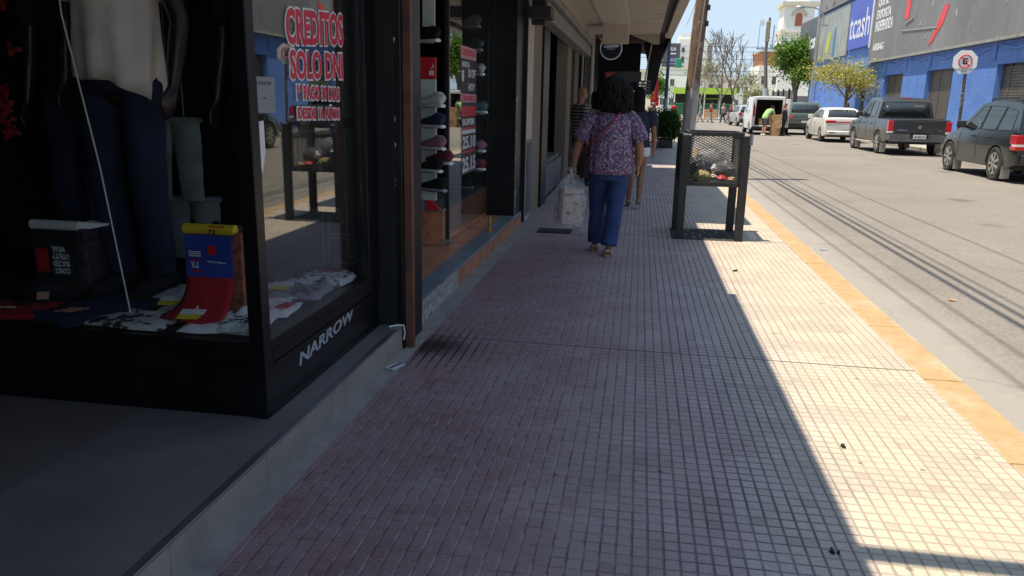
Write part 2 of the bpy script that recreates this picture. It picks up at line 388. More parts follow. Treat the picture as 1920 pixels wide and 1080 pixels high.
def kerb_mat():
    mt, t, p = nodes('kerb_yellow'); g = N(t, 'ShaderNodeNewGeometry'); P = g.outputs['Position']; s = N(t, 'ShaderNodeSeparateXYZ'); L(t, P, s.inputs[0])
    n1 = noise(t, 9, 5, P, .65); c = mixc(t, ramp(t, n1, .3, .7), (.34, .22, .105), (.42, .285, .145)); c = mixc(t, ramp(t, noise(t, 3.2, 6, P, .7), .5, .7, 0., .75), c, (.46, .36, .24))
    c = mixc(t, ramp(t, noise(t, 24, 5, P, .75), .58, .68, 0., .7), c, (.36, .31, .25))
    e = math_(t, 'ABSOLUTE', math_(t, 'SUBTRACT', s.outputs[0], 1.672)); e = math_(t, 'ADD', e, math_(t, 'MULTIPLY', math_(t, 'SUBTRACT', noise(t, 7, 5, P, .7), .5), .09))
    c = mixc(t, ramp(t, e, .085, .105, 0., .85), c, (.40, .34, .27)); L(t, c, p.inputs['Base Color']); p.inputs['Roughness'].default_value = .85; bump(t, p, n1, .4, .01); MATS['kerb_yellow'] = mt
kerb_mat()
b = MB(); y = -8.
while y < 60:
    ln = 1.0+random.random()*.05
    b.box(1.567, 1.785+random.uniform(-.006, .006), y+.003, y+ln-.003, -.16, .003+random.uniform(-.003, .003)); y += ln
o = b.build('kerb', 'kerb_yellow', bevel=.02); struct(o)
M('far_pavement', (.36, .33, .29), .85, var=.2, vs=2, bmp=.2)
b = MB().box(10.42, 12.3, -30, 60, -.16, 0); struct(b.build('far_sidewalk', 'far_pavement'))
b = MB().box(10.3, 10.417, -30, 60, -.16, .003); struct(b.build('far_kerb', 'concrete', bevel=.015))
b = MB().box(-90, 140, 82, 150, -.16, 0); struct(b.build('plaza', 'far_pavement'))
# ================================================================ CLOTHING SHOP (near, left)
def tilefloor_mat():
    mt, t, p = nodes('grey_floor_tile'); g = N(t, 'ShaderNodeNewGeometry'); P = g.outputs['Position']
    s = N(t, 'ShaderNodeSeparateXYZ'); L(t, P, s.inputs[0])
    d = math_(t, 'ABSOLUTE', math_(t, 'SUBTRACT', s.outputs[0], -1.945))
    c = mixc(t, ramp(t, noise(t, 2.2, 6, P), .3, .7), (.125, .115, .11), (.19, .178, .168))
    c = mixc(t, ramp(t, noise(t, 11, 5, P, .7), .5, .8, 0., .4), c, (.10, .095, .09))
    warm = ramp(t, s.outputs[0], -1.95, -1.94, .75, 0.)
    c = mixc(t, warm, c, mixc(t, .5, c, (.13, .085, .07)))
    c = mixc(t, ramp(t, d, .001, .004, .8, 0.), c, (.17, .145, .11))
    L(t, c, p.inputs['Base Color']); L(t, ramp(t, noise(t, 4, 5, P), .3, .7, .38, .62), p.inputs['Roughness']); MATS['grey_floor_tile'] = mt
    p.inputs['Specular IOR Level'].default_value = .4
    bump(t, p, noise(t, 120, 3, P), .06, .005)
tilefloor_mat()
CS = thing('clothing_shop', 'dark clothing shop with black framed glass display box and grey tiled step', 'shop', (-2.8, 1, 0))
MB().box(-4.6, -1.286, -6, 2.69, -.16, .14).box(-1.45, -1.286, 2.69, 4.055, -.16, .14).build('floor_slab', 'grey_floor_tile', CS)
b = MB()
y = -6.
while y < 4.05:
    y1 = min(y+.6, 4.054); b.box(-1.286, -1.272, y+.0015, y1-.0015, -.02, .131); y = y1
b.build('step_riser', 'grey_riser', CS)
MB().box(-1.30, -1.269, -6, 4.054, .132, .1425).build('step_trim', 'steel', CS, bevel=.002)
b = MB().box(-4.6, -1.405, 2.69, 4.045, .142, .372); b.box(-4.6, -1.398, 2.68, 2.7, .14, .17)
b.box(-1.412, -1.395, 2.72, 4.04, .142, .168)
b.build('display_base', 'black_paint', CS, bevel=.004)
b = MB(); b.box(-4.6, -1.462, 2.675, 2.735, .374, .452); b.box(-1.46, -1.398, 2.672, 2.735, .141, 3.0)
b.box(-1.46, -1.398, 2.737, 3.88, .374, .452); b.box(-1.46, -1.396, 3.882, 4.05, .374, 3.0)
b.box(-1.392, -1.399, 2.75, 3.9, .40, .41); b.box(-1.404, -1.393, 2.76, 3.9, .345, .352)
b.build('window_frame', 'black_paint', CS, bevel=.004)
MB().box(-4.6, -1.463, 2.70, 2.706, .453, 2.75).build('window_pane', 'shop_glass', CS)
MB().box(-1.431, -1.425, 2.736, 3.881, .453, 2.75).build('window_pane', 'shop_glass', CS)
MB().box(-4.6, -1.465, 2.74, 4.02, .374, .456).build('display_floor', 'black_flat', CS)
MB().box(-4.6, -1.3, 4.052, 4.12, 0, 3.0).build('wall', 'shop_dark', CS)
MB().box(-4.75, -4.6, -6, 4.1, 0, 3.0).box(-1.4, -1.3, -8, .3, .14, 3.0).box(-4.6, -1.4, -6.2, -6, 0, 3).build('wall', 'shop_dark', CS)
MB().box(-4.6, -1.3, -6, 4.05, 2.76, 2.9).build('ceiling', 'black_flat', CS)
# slate panelled cabinet at the back of the window
b = MB(); b.box(-1.57, -1.467, 3.98, 4.05, 1.29, 2.7); b.box(-1.565, -1.467, 3.985, 4.05, .52, 1.24); b.box(-2.1, -1.60, 3.99, 4.05, .456, .80)
b.build('cabinet_panel', 'slate', CS, bevel=.006)
b = MB()
def frame_rect(b, x0, x1, z0, z1, y, w=.008, d=.01):
    b.box(x0, x1, y-d, y, z0, z0+w); b.box(x0, x1, y-d, y, z1-w, z1); b.box(x0, x0+w, y-d, y, z0+w, z1-w); b.box(x1-w, x1, y-d, y, z0+w, z1-w)
frame_rect(b, -1.66, -1.515, .66, .735, 3.985); frame_rect(b, -1.67, -1.51, .5, .645, 3.985); frame_rect(b, -1.86, -1.69, .48, 1.22, 3.985)
frame_rect(b, -1.555, -1.475, 1.31, 2.6, 3.975); frame_rect(b, -1.555, -1.475, .54, 1.22, 3.98)
b.build('cabinet_moulding', M('slate_edge', (.16, .17, .165), .5, var=.15), CS)
# lettering
b = MB().text('NARROW', (-1.4035, 2.985, .256), (0, 1, .055), (0, 0, 1), .645, .058, .003, .02, shear=.28)
b.build('lettering', M('grey_letter', (.34, .35, .36), .5), CS)
def outlined(rows):
    for tx, y0, y1, z0, z1, tilt in rows:
        w = MB(); r = MB(); h = z1-z0; n = .008
        w.text(tx, (-1.4243, y0-n, z0-n), (0, 1, tilt), (0, 0, 1), y1-y0+2*n, h+2*n, .002, .075)
        r.text(tx, (-1.4215, y0, z0), (0, 1, tilt), (0, 0, 1), y1-y0, h, .0015, .028)
        w.build('lettering_outline', 'white_plastic', CS); r.build('lettering', 'sign_red', CS)
outlined([('CREDITOS', 3.05, 3.665, 1.598, 1.742, .06), ('SOLO DNI', 3.072, 3.648, 1.464, 1.582, .03),
          ('1º PAGO 30 DIAS', 3.128, 3.597, 1.386, 1.444, -.01), ('DESDE 18 AÑOS', 3.126, 3.59, 1.305, 1.364, -.02)])
MB().box(-1.4245, -1.4225, 2.745, 2.925, 1.333, 1.467).build('notice_sticker', M('grey_notice', (.24, .25, .265), .6, var=.05), CS)
b = MB().text('DENON', (-1.4222, 2.775, 1.437), (0, 1, 0), (0, 0, 1), .12, .014, .001, .01)
b.text('info', (-1.4222, 2.82, 1.385), (0, 1, 0), (0, 0, 1), .03, .008, .001); b.build('notice_lettering', M('notice_ink', (.1, .1, .13), .6), CS)
# pointed paper arrow stuck to the glass
b = MB().prism([(-1.4243, 2.75, 1.30), (-1.4243, 2.818, 1.305), (-1.4243, 2.822, 1.19), (-1.4243, 2.79, 1.105), (-1.4243, 2.752, 1.19)], (.0015, 0, 0))
b.build('paper_arrow', 'paper', CS)
# pillar between the shops
b = MB().box(-1.9, -1.262, 4.062, 4.44, -.02, 3.0); b.build('pillar', 'black_paint', CS, bevel=.006)
b = MB().box(-1.262, -1.215, 4.085, 4.125, -.02, 3.0); b.build('door_post', 'brown_wood', CS, bevel=.004)
b = MB()
for z, s in ((.235, .05), (.30, .018), (1.12, .05), (1.25, .07), (.95, .02), (1.72, .03), (.66, .02)):
    for k in range(4):
        cy = random.uniform(-.012, .012); pts = []
        cx = -1.30-abs(random.gauss(0, .012)) if z > .4 else -1.345+random.gauss(0, .018)
        cz = z+random.uniform(-s, s)
        for q in range(7):
            a = 2*math.pi*q/7; rr = random.uniform(.35, 1)
            pts.append((cx+math.cos(a)*rr*(.009 if z > .4 else .016), 4.0605, cz+math.sin(a)*rr*s*.55))
        b.prism(pts, (0, .003, 0))
b.build('peeling_paint', 'white_plastic', CS)
# near awning: a slab over the pavement, edge just inside the kerb line
b = MB().box(-1.3, -.03, -8, 5.58, 2.92, 3.05); b.box(-1.3, -.085, 5.58, 9.2, 2.92, 3.05); b.build('canopy', 'beige_soffit', CS)
b = MB().box(-1.35, -1.3, -8, 9.2, 3.05, 6.6).box(-12, -1.35, -8, -7.8, 0, 6.6).box(-12, -1.35, -7.8, 9.2, 6.5, 6.6).box(-12, -11.8, -7.8, 9.2, 0, 6.5); b.build('upper_wall', 'stone_wall', CS)
b = MB().tube([(-.1, 2.08, 2.98), (2.6, 2.04, 3.02)], .045, 10); b.build('awning_pole', 'black_metal', CS)
b = MB().tube([(-1.33, 3.99, .148), (-1.29, 4.03, .15), (-1.262, 4.05, .145), (-1.256, 4.052, .1), (-1.262, 4.05, .06)], .005, 6)
o = b.build('power_cable', 'white_plastic', smooth=True); tag(o, 'thin white cable looped over the end of the grey step', 'cable')

# ---- goods in the window
def pile(name, cx, cy, z, w, d, rz, mat, h=.02, seed=1, parent=None, n=16, sleeves=False):
    rnd = random.Random(seed); b = MB(); ph = [rnd.uniform(0, 6) for _ in range(6)]
    vs = []; fs = []
    for i in range(n+1):
        for j in range(n+1):
            u, v = i/n*2-1, j/n*2-1
            e = max(0, 1-max(abs(u), abs(v))**6)
            zz = z+.002+h*(e**.5)*(.8+.2*math.sin(u*5+ph[0])*math.sin(v*4+ph[1])+.12*math.sin(u*11+v*7+ph[2]))
            wx = w/2*(1+.04*math.sin(v*4+ph[3])); dy = d/2*(1+.04*math.sin(u*5+ph[4]))
            if sleeves and v > .25: wx *= 1.28
            x, y = u*wx, v*dy
            vs.append((cx+x*math.cos(rz)-y*math.sin(rz), cy+x*math.sin(rz)+y*math.cos(rz), zz))
    for i in range(n):
        for j in range(n): fs.append((i*(n+1)+j, (i+1)*(n+1)+j, (i+1)*(n+1)+j+1, i*(n+1)+j+1))
    b.add(vs, fs); nb = len(vs)
    ring = [i*(n+1) for i in range(n+1)]+[n*(n+1)+j for j in range(1, n+1)]+[i*(n+1)+n for i in range(n-1, -1, -1)]+[j for j in range(n-1, 0, -1)]
    b.f.append(tuple(ring))
    return b.build(name, mat, parent, smooth=True, ang=60)
def printed(name, base, inkc, scale, lo, hi, box=.12):
    mt, t, p = nodes(name); co = objco(t)
    f = noise(t, scale, 4, co, .6); s = N(t, 'ShaderNodeSeparateXYZ'); L(t, co, s.inputs[0])
    d = math_(t, 'MAXIMUM', math_(t, 'ABSOLUTE', s.outputs[0]), math_(t, 'ABSOLUTE', s.outputs[1]))
    k = math_(t, 'MULTIPLY', ramp(t, f, lo, hi), ramp(t, d, box, box+.01, 1., 0.))
    L(t, mixc(t, k, base, inkc), p.inputs['Base Color']); p.inputs['Roughness'].default_value = .9
    bump(t, p, noise(t, 20, 3, co), .4, .01); MATS[name] = mt; return mt
printed('print_tee', (.8, .8, .8), (.02, .02, .025), 34, .535, .555, .11)
printed('print_tee_dark', (.02, .02, .022), (.62, .6, .57), 20, .46, .5, .2)
printed('print_tee_grey', (.32, .33, .35), (.06, .06, .07), 30, .52, .55, .1)
F = .456
def goods(o, label, cat, group=None): return tag(o, label, cat, group)
o = pile('folded_tshirt', -1.665, 2.93, F, .34, .36, .1, 'print_tee', seed=3); goods(o, 'white tee with black print spread in the corner of the shop window', 'T-shirt', 'clothes lying in the window')
o = pile('folded_tshirt', -1.60, 3.13, F+.004, .24, .27, .15, 'white_cloth', seed=4, h=.04); goods(o, 'white tee with small red and navy badge beside the window frame', 'T-shirt', 'clothes lying in the window')
MB().box(-1.53, -1.47, 3.04, 3.09, .499, .503).box(-1.52, -1.48, 3.1, 3.12, .499, .504).build('badge', 'sign_red', o)
MB().obox((-1.485, 3.17, .5), (.04, .05, .006), (0, 0, .6)).build('badge', 'denim', o)
o = pile('folded_tshirt', -1.615, 3.46, F, .29, .26, .1, 'print_tee_grey', seed=5, h=.035); goods(o, 'grey tee lying between two white ones under the red lettering', 'T-shirt', 'clothes lying in the window')
o = pile('folded_tshirt', -1.59, 3.75, F, .27, .24, .05, 'print_tee', seed=6, h=.04); goods(o, 'white tee farthest back in the side window with dark writing', 'T-shirt', 'clothes lying in the window')
MB().box(-1.68, -1.57, 3.79, 3.815, .499, .502).build('badge', 'sign_red', o)
o = pile('folded_tshirt', -2.06, 2.86, F, .36, .25, -.1, 'print_tee_dark', seed=8, sleeves=True); goods(o, 'black tee with white animal print at the foot of the white cord', 'T-shirt', 'clothes lying in the window')
o = pile('folded_tshirt', -1.92, 3.24, F, .42, .34, .3, 'white_cloth', seed=9, h=.02); goods(o, 'plain white tee spread under the red end of the draped garment', 'T-shirt', 'clothes lying in the window')
o = pile('folded_tshirt', -1.80, 3.56, F, .26, .3, .2, 'pale_cloth', seed=21, h=.03); goods(o, 'pale blue grey tee lying deeper inside the window behind the side pane', 'T-shirt', 'clothes lying in the window')
o = pile('folded_tshirt', -2.22, 3.3, F, .3, .26, -.2, 'pale_cloth', seed=22, h=.03); goods(o, 'pale folded tee behind the white cord between the two draped garments', 'T-shirt', 'clothes lying in the window')
o = pile('folded_jeans', -2.33, 2.98, F, .36, .5, -.35, 'denim', seed=10); goods(o, 'folded dark blue jeans beside the red shirt', 'jeans')
b = MB()
for k in range(3): b.obox((-2.36+.012*k, 2.80+k*.026, .494), (.085, .014, .004), (0, 0, .12))
b.build('stripe_badge', M('tan_badge', (.5, .27, .17), .7), o)
o = pile('folded_shirt', -2.70, 2.86, F, .38, .28, .25, 'red_cloth', seed=11); goods(o, 'bright red shirt lying at the left end of the window', 'shirt')
MB().text('style', (-2.72, 2.78, .492), (1, .1, 0), (0, 1, 0), .12, .03, .002).build('lettering', 'white_plastic', o)
b = MB().ball((-2.66, 3.06, F+.05), (.10, .09, .06), 16, 8).tube([(-2.68, 2.99, F+.018), (-2.64, 2.9, F+.012)], [(.085, .012), (.06, .008)], 12, rnd=True)
o = b.build('baseball_cap', 'black_cloth', smooth=True); goods(o, 'black cap sitting behind the red shirt', 'cap')
MB().obox((-2.60, 2.965, F+.05), (.05, .004, .035), (-.5, 0, .3)).build('badge', M('tan_badge', (.5, .27, .17)), o)
# draped garments on stands
def draped(name, label, x0, x1, y, ztop, zmid, cols, rolled, front):
    t = thing(name, label, 'garment', ((x0+x1)/2, y, F), 'garments draped over display stands')
    b = MB().box(x0+.02, x1+.03, y+.03, y+.24, F, ztop-.03); b.build('stand', cols[3], t, bevel=.006)
    b = MB().tube([(x0, y+.045, ztop-.02), (x1, y+.045, ztop-.02)], .0235, 14); b.build('rolled_hem', cols[0], t, smooth=True)
    b = MB().prism([(x0+.01, y+.012, zmid), (x1-.01, y+.012, zmid), (x1-.008, y+.02, ztop-.042), (x0+.008, y+.02, ztop-.042)], (0, .008, 0)); b.build('front_panel', cols[1], t)
    pr = []
    for k in range(9):
        q = k/8; yy = y+.012-front*(q**1.7); zz = zmid-(zmid-F-.03)*(1-(1-q)**2.0); pr.append((yy, zz))
    vs = []; fs = []; m = 8
    for k, (yy, zz) in enumerate(pr):
        ex = .03*(k/8)**2
        for j in range(m+1):
            u = j/m; vs.append((x0+.01-ex+(x1-x0-.02+2*ex)*u, yy-.02*math.sin(u*math.pi)*(k/8), zz+.012*math.sin(u*7)*(k/8)))
    for k in range(8):
        for j in range(m): fs.append((k*(m+1)+j, k*(m+1)+j+1, (k+1)*(m+1)+j+1, (k+1)*(m+1)+j))
    o = MB().add(vs, fs).build('cloth_drape', cols[2], t, smooth=True); so = o.modifiers.new('thick', 'SOLIDIFY'); so.thickness = .012
    return t
t = draped('draped_garment', 'blue and red garment with yellow band marked 73 draped over a stand', -1.93, -1.695, 3.0, .85, .625, ('yellow', 'blue_card', 'red_cloth', M('art_box', (.28, .09, .05), .6, var=.7, vs=40)), 1, .17)
b = MB().text('73.', (-1.795, 2.9985, .815), (1, 0, 0), (0, 0, 1), .04, .022, .003, .02); b.build('lettering', 'ink', t)
b = MB().text('73.', (-1.895, 3.009, .665), (1, 0, 0), (0, 0, 1), .04, .026, .002, .01, flip=True)
for k in range(3): b.box(-1.9, -1.845, 3.009, 3.011, .715+k*.009, .72+k*.009)
b.text('ventre plano', (-1.815, 3.009, .69), (1, 0, -.06), (0, 0, 1), .085, .012, .002, .01); b.build('lettering', 'white_plastic', t)
b = MB().obox((-1.79, 3.009, .745), (.038, .004, .038)); b.box(-1.895, -1.84, 3.0095, 3.011, .648, .655); b.box(-1.895, -1.84, 3.0095, 3.011, .697, .703); b.box(-1.79, -1.72, 2.998, 3.0, .848, .8535)
b.build('badge', 'red', t)
b = MB().prism([(-1.83, 2.87, .485), (-1.78, 2.865, .487), (-1.80, 2.885, .53)], (0, .004, 0)); b.build('tag', 'paper', t)
t = draped('draped_garment', 'black garment with upside down white lettering draped over a stand', -2.765, -2.52, 3.1, .815, .56, ('paper', 'black_cloth', 'black_cloth', M('floral_box', (.07, .04, .055), .6, var=.8, vs=45)), 1, .1)
b = MB()
for k, w in enumerate(('CONST-', 'RUCTED', 'UTILITY', 'WEAR.')):
    b.text(w, (-2.565-.085, 3.1085, .575+k*.034), (1, 0, 0), (0, 0, 1), .085 if k != 3 else .07, .027, .002, .02, flip=True)
b.text('NARROW UNITED', (-2.75, 3.119, .784), (1, 0, 0), (0, 0, 1), .22, .026, .002, .02)
b.build('lettering', 'white_plastic', t)
MB().box(-2.735, -2.672, 3.1085, 3.1105, .58, .69).build('badge', 'red_cloth', t)
MB().prism([(-2.52, 3.14, .775), (-2.42, 3.2, .795), (-2.415, 3.2, .805), (-2.52, 3.15, .812)], (.0, .06, 0)).build('cuff', 'white_cloth', t)
# price cards
for (x, y, lab) in ((-2.005, 2.99, 'white and yellow price card leaning by the black tee'), (-1.80, 2.81, 'white and yellow price card on the white printed tee'), (-1.66, 3.36, 'small yellow card on the grey tee in the side window')):
    t = thing('price_card', lab, 'price card', (x, y, .49), 'yellow price cards')
    MB().obox((x, y, .503), (.09, .03, .003), (.3, 0, .15)).build('card', 'yellow', t)
    MB().obox((x+.003, y+.034, .515), (.1, .036, .003), (.3, 0, .15)).build('header', 'paper', t)
b = MB()
for k in range(30):
    b.ball((-1.555+random.uniform(-.07, .07), 2.755+random.uniform(-.025, .03), .475+random.uniform(0, .02)), (random.uniform(.012, .03), random.uniform(.012, .02), random.uniform(.006, .013)), 7, 5)
o = b.build('plastic_bag', M('thin_plastic', (.62, .68, .72), .25, var=.1), smooth=True); goods(o, 'crumpled clear plastic bag at the foot of the window corner post', 'bag')
o = MB().tube([(-2.36, 2.95, 2.75), (-2.33, 2.94, 1.7), (-2.2, 2.9, 1.1), (-2.09, 2.85, .49)], .0032, 6).build('white_rope', M('cord_white', (.7, .68, .6), .7), smooth=True); goods(o, 'thin white cord hanging down to the window floor', 'cord')
# pale jeans hanging at the back
def hanging_jeans(x, y, z1, z0, w, mat, label):
    t = thing('hanging_jeans', label, 'jeans', (x, y, z0))
    b = MB()
    for s in (-1, 1): b.tube([(x+s*w*(.24+.04*k/14), y, z1+(z0-z1)*k/14) for k in range(15)], [(w*(.25-.055*k/14), .028-.010*k/14) for k in range(15)], 24)
    q = b.build('legs', mat, t, smooth=True); d = q.modifiers.new('folds', 'DISPLACE'); tx = bpy.data.textures.new('hang_fold', 'CLOUDS'); tx.noise_scale = .06; d.texture = tx; d.strength = .018; MB().box(x-w*.5, x+w*.5, y-.03, y+.03, z1, z1+.03).build('waistband', mat, t, bevel=.01)
    MB().tube([(x, y, z1+.03), (x, y, 2.76)], .004, 6).build('hanger', 'steel', t)
hanging_jeans(-2.44, 3.8, 1.25, .84, .34, 'denim_pale', 'pale grey jeans hanging at the back of the window')
hanging_jeans(-2.44, 3.92, .82, .50, .36, 'grey_cloth', 'grey trousers hanging below the pale jeans at the back of the window')
hanging_jeans(-2.95, 3.85, .95, .5, .3, 'grey_cloth', 'dull grey trousers hanging at the far left behind the black garment stand')
o = thing('framed_picture', 'small pale framed picture leaning on the back of the window', 'picture', (-2.36, 3.9, .5))
MB().box(-2.43, -2.27, 3.9, 3.92, .5, .72).build('frame', 'black_metal', o); MB().box(-2.415, -2.285, 3.897, 3.9, .52, .69).build('print', M('faded_print', (.2, .2, .21), .7), o)
b = MB()
for k in range(13):
    cx, cz = -3.0+random.uniform(-.05, .07), random.choice((1.85, 1.6, 1.35, 1.25))+random.uniform(-.06, .06)
    for q in range(5):
        a = q*1.256; b.obox((cx+.02*math.cos(a), 3.35+random.uniform(-.03, .03), cz+.02*math.sin(a)), (.03, .006, .02), (random.random(), a, random.random()))
o = b.build('red_blossoms', M('blossom', (.25, .01, .012), .8)); goods(o, 'spray of red blossoms hanging at the left of the window', 'flowers')

# ================================================================ SHOE SHOP
SH = thing('shoe_shop', 'shoe shop entrance with terracotta floor, blue grey threshold and glass showcase', 'shop', (-2.5, 6.5, 0))
def paver(name, a, jc, per):
    mt, t, p = nodes(name); g = N(t, 'ShaderNodeNewGeometry'); P = g.outputs['Position']; s = N(t, 'ShaderNodeSeparateXYZ'); L(t, P, s.inputs[0])
    ln = None
    for k in (0, 1):
        d = math_(t, 'ABSOLUTE', math_(t, 'SUBTRACT', math_(t, 'FRACT', math_(t, 'DIVIDE', s.outputs[k], per)), .5)); l = ramp(t, d, .485, .495)
        ln = l if ln is None else math_(t, 'MAXIMUM', ln, l)
    c = mixc(t, ramp(t, noise(t, 4, 5, P), .3, .7), tuple(x*.75 for x in a), tuple(x*1.2 for x in a)); c = mixc(t, ln, c, jc)
    L(t, c, p.inputs['Base Color']); p.inputs['Roughness'].default_value = .45; MATS[name] = mt
paver('terracotta_floor', (.52, .23, .125), (.3, .17, .12), .3)
MB().box(-4.2, -1.475, 4.445, 8.9, -.1, .14).build('floor', 'terracotta_floor', SH)
MB().box(-1.475, -1.315, 4.445, 8.86, .05, .143).build('threshold', 'threshold', SH, bevel=.006)
b = MB()
vs = []; fs = []; n = 40
for i in range(n+1):
    yy = 4.445+(5.62-4.445)*i/n
    for k, z in enumerate((-.02, .03, .07, .115, .14)):
        vs.append((-1.318+(.03 if k < 2 else .012)*random.random()-(.05 if (i < 6 and k > 1) else 0)*random.random(), yy, z))
for i in range(n):
    for k in range(4): fs.append((i*5+k, (i+1)*5+k, (i+1)*5+k+1, i*5+k+1))
MB().add(vs, fs).build('broken_step', 'old_concrete', SH)
MB().box(-1.46, -1.314, 5.63, 8.84, -.05, .128).build('step_riser', 'terracotta', SH)
MB().box(-4.2, -1.655, 6.5, 8.45, .142, .44).build('plinth', 'terracotta', SH, bevel=.004)
MB().box(-4.2, -1.648, 6.47, 8.45, .442, .465).build('plinth_top', M('stone_top', (.2, .19, .15), .5), SH, bevel=.004)
MB().box(-1.66, -1.625, 6.585, 6.62, .17, 2.9).build('glass_post', 'black_metal', SH)
MB().box(-1.70, -1.60, 6.53, 6.66, .142, .185).build('post_foot', M('stone_top', (.2, .19, .15)), SH, bevel=.006)
MB().box(-1.643, -1.637, 6.625, 8.44, .19, 2.9).build('glass_pane', 'shop_glass', SH)
MB().box(-1.82, -1.69, 6.40, 6.43, .55, 1.555).build('shoe_panel', 'cream_panel', SH, bevel=.003)
MB().box(-1.82, -1.69, 6.395, 6.43, 1.558, 1.73).build('brand_panel', 'red', SH, bevel=.003)
b = MB().box(-1.745, -1.705, 6.390, 6.3945, 1.585, 1.625).prism([(-1.725, 6.392, 1.635), (-1.70, 6.392, 1.655), (-1.715, 6.392, 1.685), (-1.712, 6.392, 1.655), (-1.735, 6.392, 1.64)], (0, -.002, 0))
b.build('brand_mark', 'white_plastic', SH)
MB().box(-1.80, -1.70, 6.40, 6.43, 1.97, 2.3).build('light_panel', 'cream_panel', SH)
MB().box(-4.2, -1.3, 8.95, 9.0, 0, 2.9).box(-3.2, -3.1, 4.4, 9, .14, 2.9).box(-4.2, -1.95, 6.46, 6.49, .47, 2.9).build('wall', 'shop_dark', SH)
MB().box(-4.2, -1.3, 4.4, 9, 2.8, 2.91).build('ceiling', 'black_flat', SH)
MB().prism([(-1.785, 6.42, .467), (-1.66, 6.42, .467), (-1.785, 6.42, .585)], (0, .05, 0)).build('price_wedge', 'red', SH)
MB().box(-1.88, -1.80, 6.36, 6.46, .467, .56).build('display_block', 'grey_panel', SH)
# sale stickers on the glass
def sticker(y0, y1, z0, z1, mat, d=.002): return MB().box(-1.637, -1.637+d, y0, y1, z0, z1).build('sale_sticker', mat, SH)
M('pink_sticker', (.56, .3, .32), .5, var=.1)
def glasstext(rows, mat, name='lettering'):
    for tx, y0, y1, z0, z1 in rows: MB().text(tx, (-1.6345, y0, z0), (0, 1, 0), (0, 0, 1), y1-y0, z1-z0, .0015, .03).build(name, mat, SH)
sticker(7.08, 7.75, 1.765, 1.875, 'pink_sticker'); sticker(7.08, 7.77, 1.37, 1.45, 'pink_sticker'); sticker(7.12, 7.77, 1.24, 1.335, 'red')
M('black_vinyl', (.02, .02, .022), .45)
sticker(7.08, 7.76, 1.455, 1.76, 'black_vinyl'); sticker(7.12, 7.76, 1.335, 1.366, 'black_vinyl')
sticker(7.13, 7.77, .70, 1.235, 'black_vinyl')
glasstext([('LIQUIDA', 7.13, 7.7, 1.785, 1.855), ('ZAPATILLA', 7.12, 7.72, 1.385, 1.435), ('SALE', 7.25, 7.66, 1.255, 1.32)], 'sign_red')
glasstext([('HASTA', 7.12, 7.45, 1.69, 1.74), ('50 OFF', 7.38, 7.72, 1.60, 1.68), ('HOY', 7.4, 7.7, 1.48, 1.55), ('1', 7.12, 7.2, 1.56, 1.66), ('SUPER', 7.15, 7.7, 1.16, 1.22), ('25.10', 7.15, 7.74, .94, 1.06), ('25.15', 7.15, 7.74, .72, .86)], 'white_plastic')
MB().box(-1.635, -1.6335, 7.14, 7.74, 1.12, 1.14).box(-1.635, -1.6335, 7.14, 7.74, .90, .92).build('sticker_stripe', 'red', SH)
MB().box(-1.6352, -1.634, 7.14, 7.74, 1.08, 1.115).build('sticker_stripe', 'white_plastic', SH)
b = MB().box(-2.3, -1.345, 8.455, 8.945, .0, 2.9); b.box(-1.60, -1.585, 8.448, 8.456, .15, 2.9); b.box(-1.35, -1.338, 8.44, 8.95, 0, 2.9)
b.build('pillar', 'black_paint', SH, bevel=.005)
b = MB()
for k in range(34):
    z = random.choice((random.uniform(.1, 1.1), random.uniform(.1, .5), 1.35+random.uniform(-.1, .1))); cy = 8.5+random.uniform(-.05, .03); s = random.uniform(.008, .03); pts = []
    for q in range(7):
        a = 2*math.pi*q/7; rr = random.uniform(.3, 1); pts.append((-1.3385, cy+math.cos(a)*rr*.016, z+math.sin(a)*rr*s))
    b.prism(pts, (.003, 0, 0))
b.build('peeling_paint', 'white_plastic', SH)
b = MB().lathe((-1.40, 7.35, .142), [(.05, 0), (.05, .008), (.022, .014), (.022, .075), (.026, .08), (.026, .1), (.016, .115), (.016, .15), (.008, .156)], 14); b.tube([(-1.40, 7.35, .25), (-1.355, 7.33, .25)], .009, 8)
o = b.build('brass_stop', 'brass', smooth=True); tag(o, 'short brass floor stop standing on the blue grey threshold', 'door stop')
# shoes
def shoe_parts(up, sole, collar):
    t = thing('shoe', '', 'shoe', (0, 0, 0), 'shoes on the display wall')
    L_ = [(-.14, .026, .075), (-.12, .034, .1), (-.07, .036, .1), (-.02, .037, .082), (.04, .042, .062), (.09, .044, .048), (.125, .034, .036), (.14, .015, .022)]
    b = MB().tube([(0, y, .02+h/2) for y, w, h in L_], [(w, h/2) for y, w, h in L_], 12); b.build('upper', up, t, smooth=True, ang=70)
    b = MB().tube([(0, y, .013) for y, w, h in L_], [(w+.006, .014) for y, w, h in L_], 12); b.build('sole', sole, t, smooth=True, ang=70)
    b = MB().lathe((0, -.085, .112), [(.03, 0), (.033, .01), (.024, .012), (.022, -.01)], 12); b.build('collar', collar, t, smooth=True)
    b = MB()
    for k in range(4): b.obox((0, -.03+k*.022, .098-k*.012), (.045, .005, .004), (-.5, 0, 0))
    b.build('laces', sole, t)
    return t
M('navy_shoe', (.025, .035, .09), .6); M('pink_shoe', (.36, .17, .22), .6); M('plum_shoe', (.2, .035, .06), .6)
M('clear_shelf', (.2, .24, .24), .2)
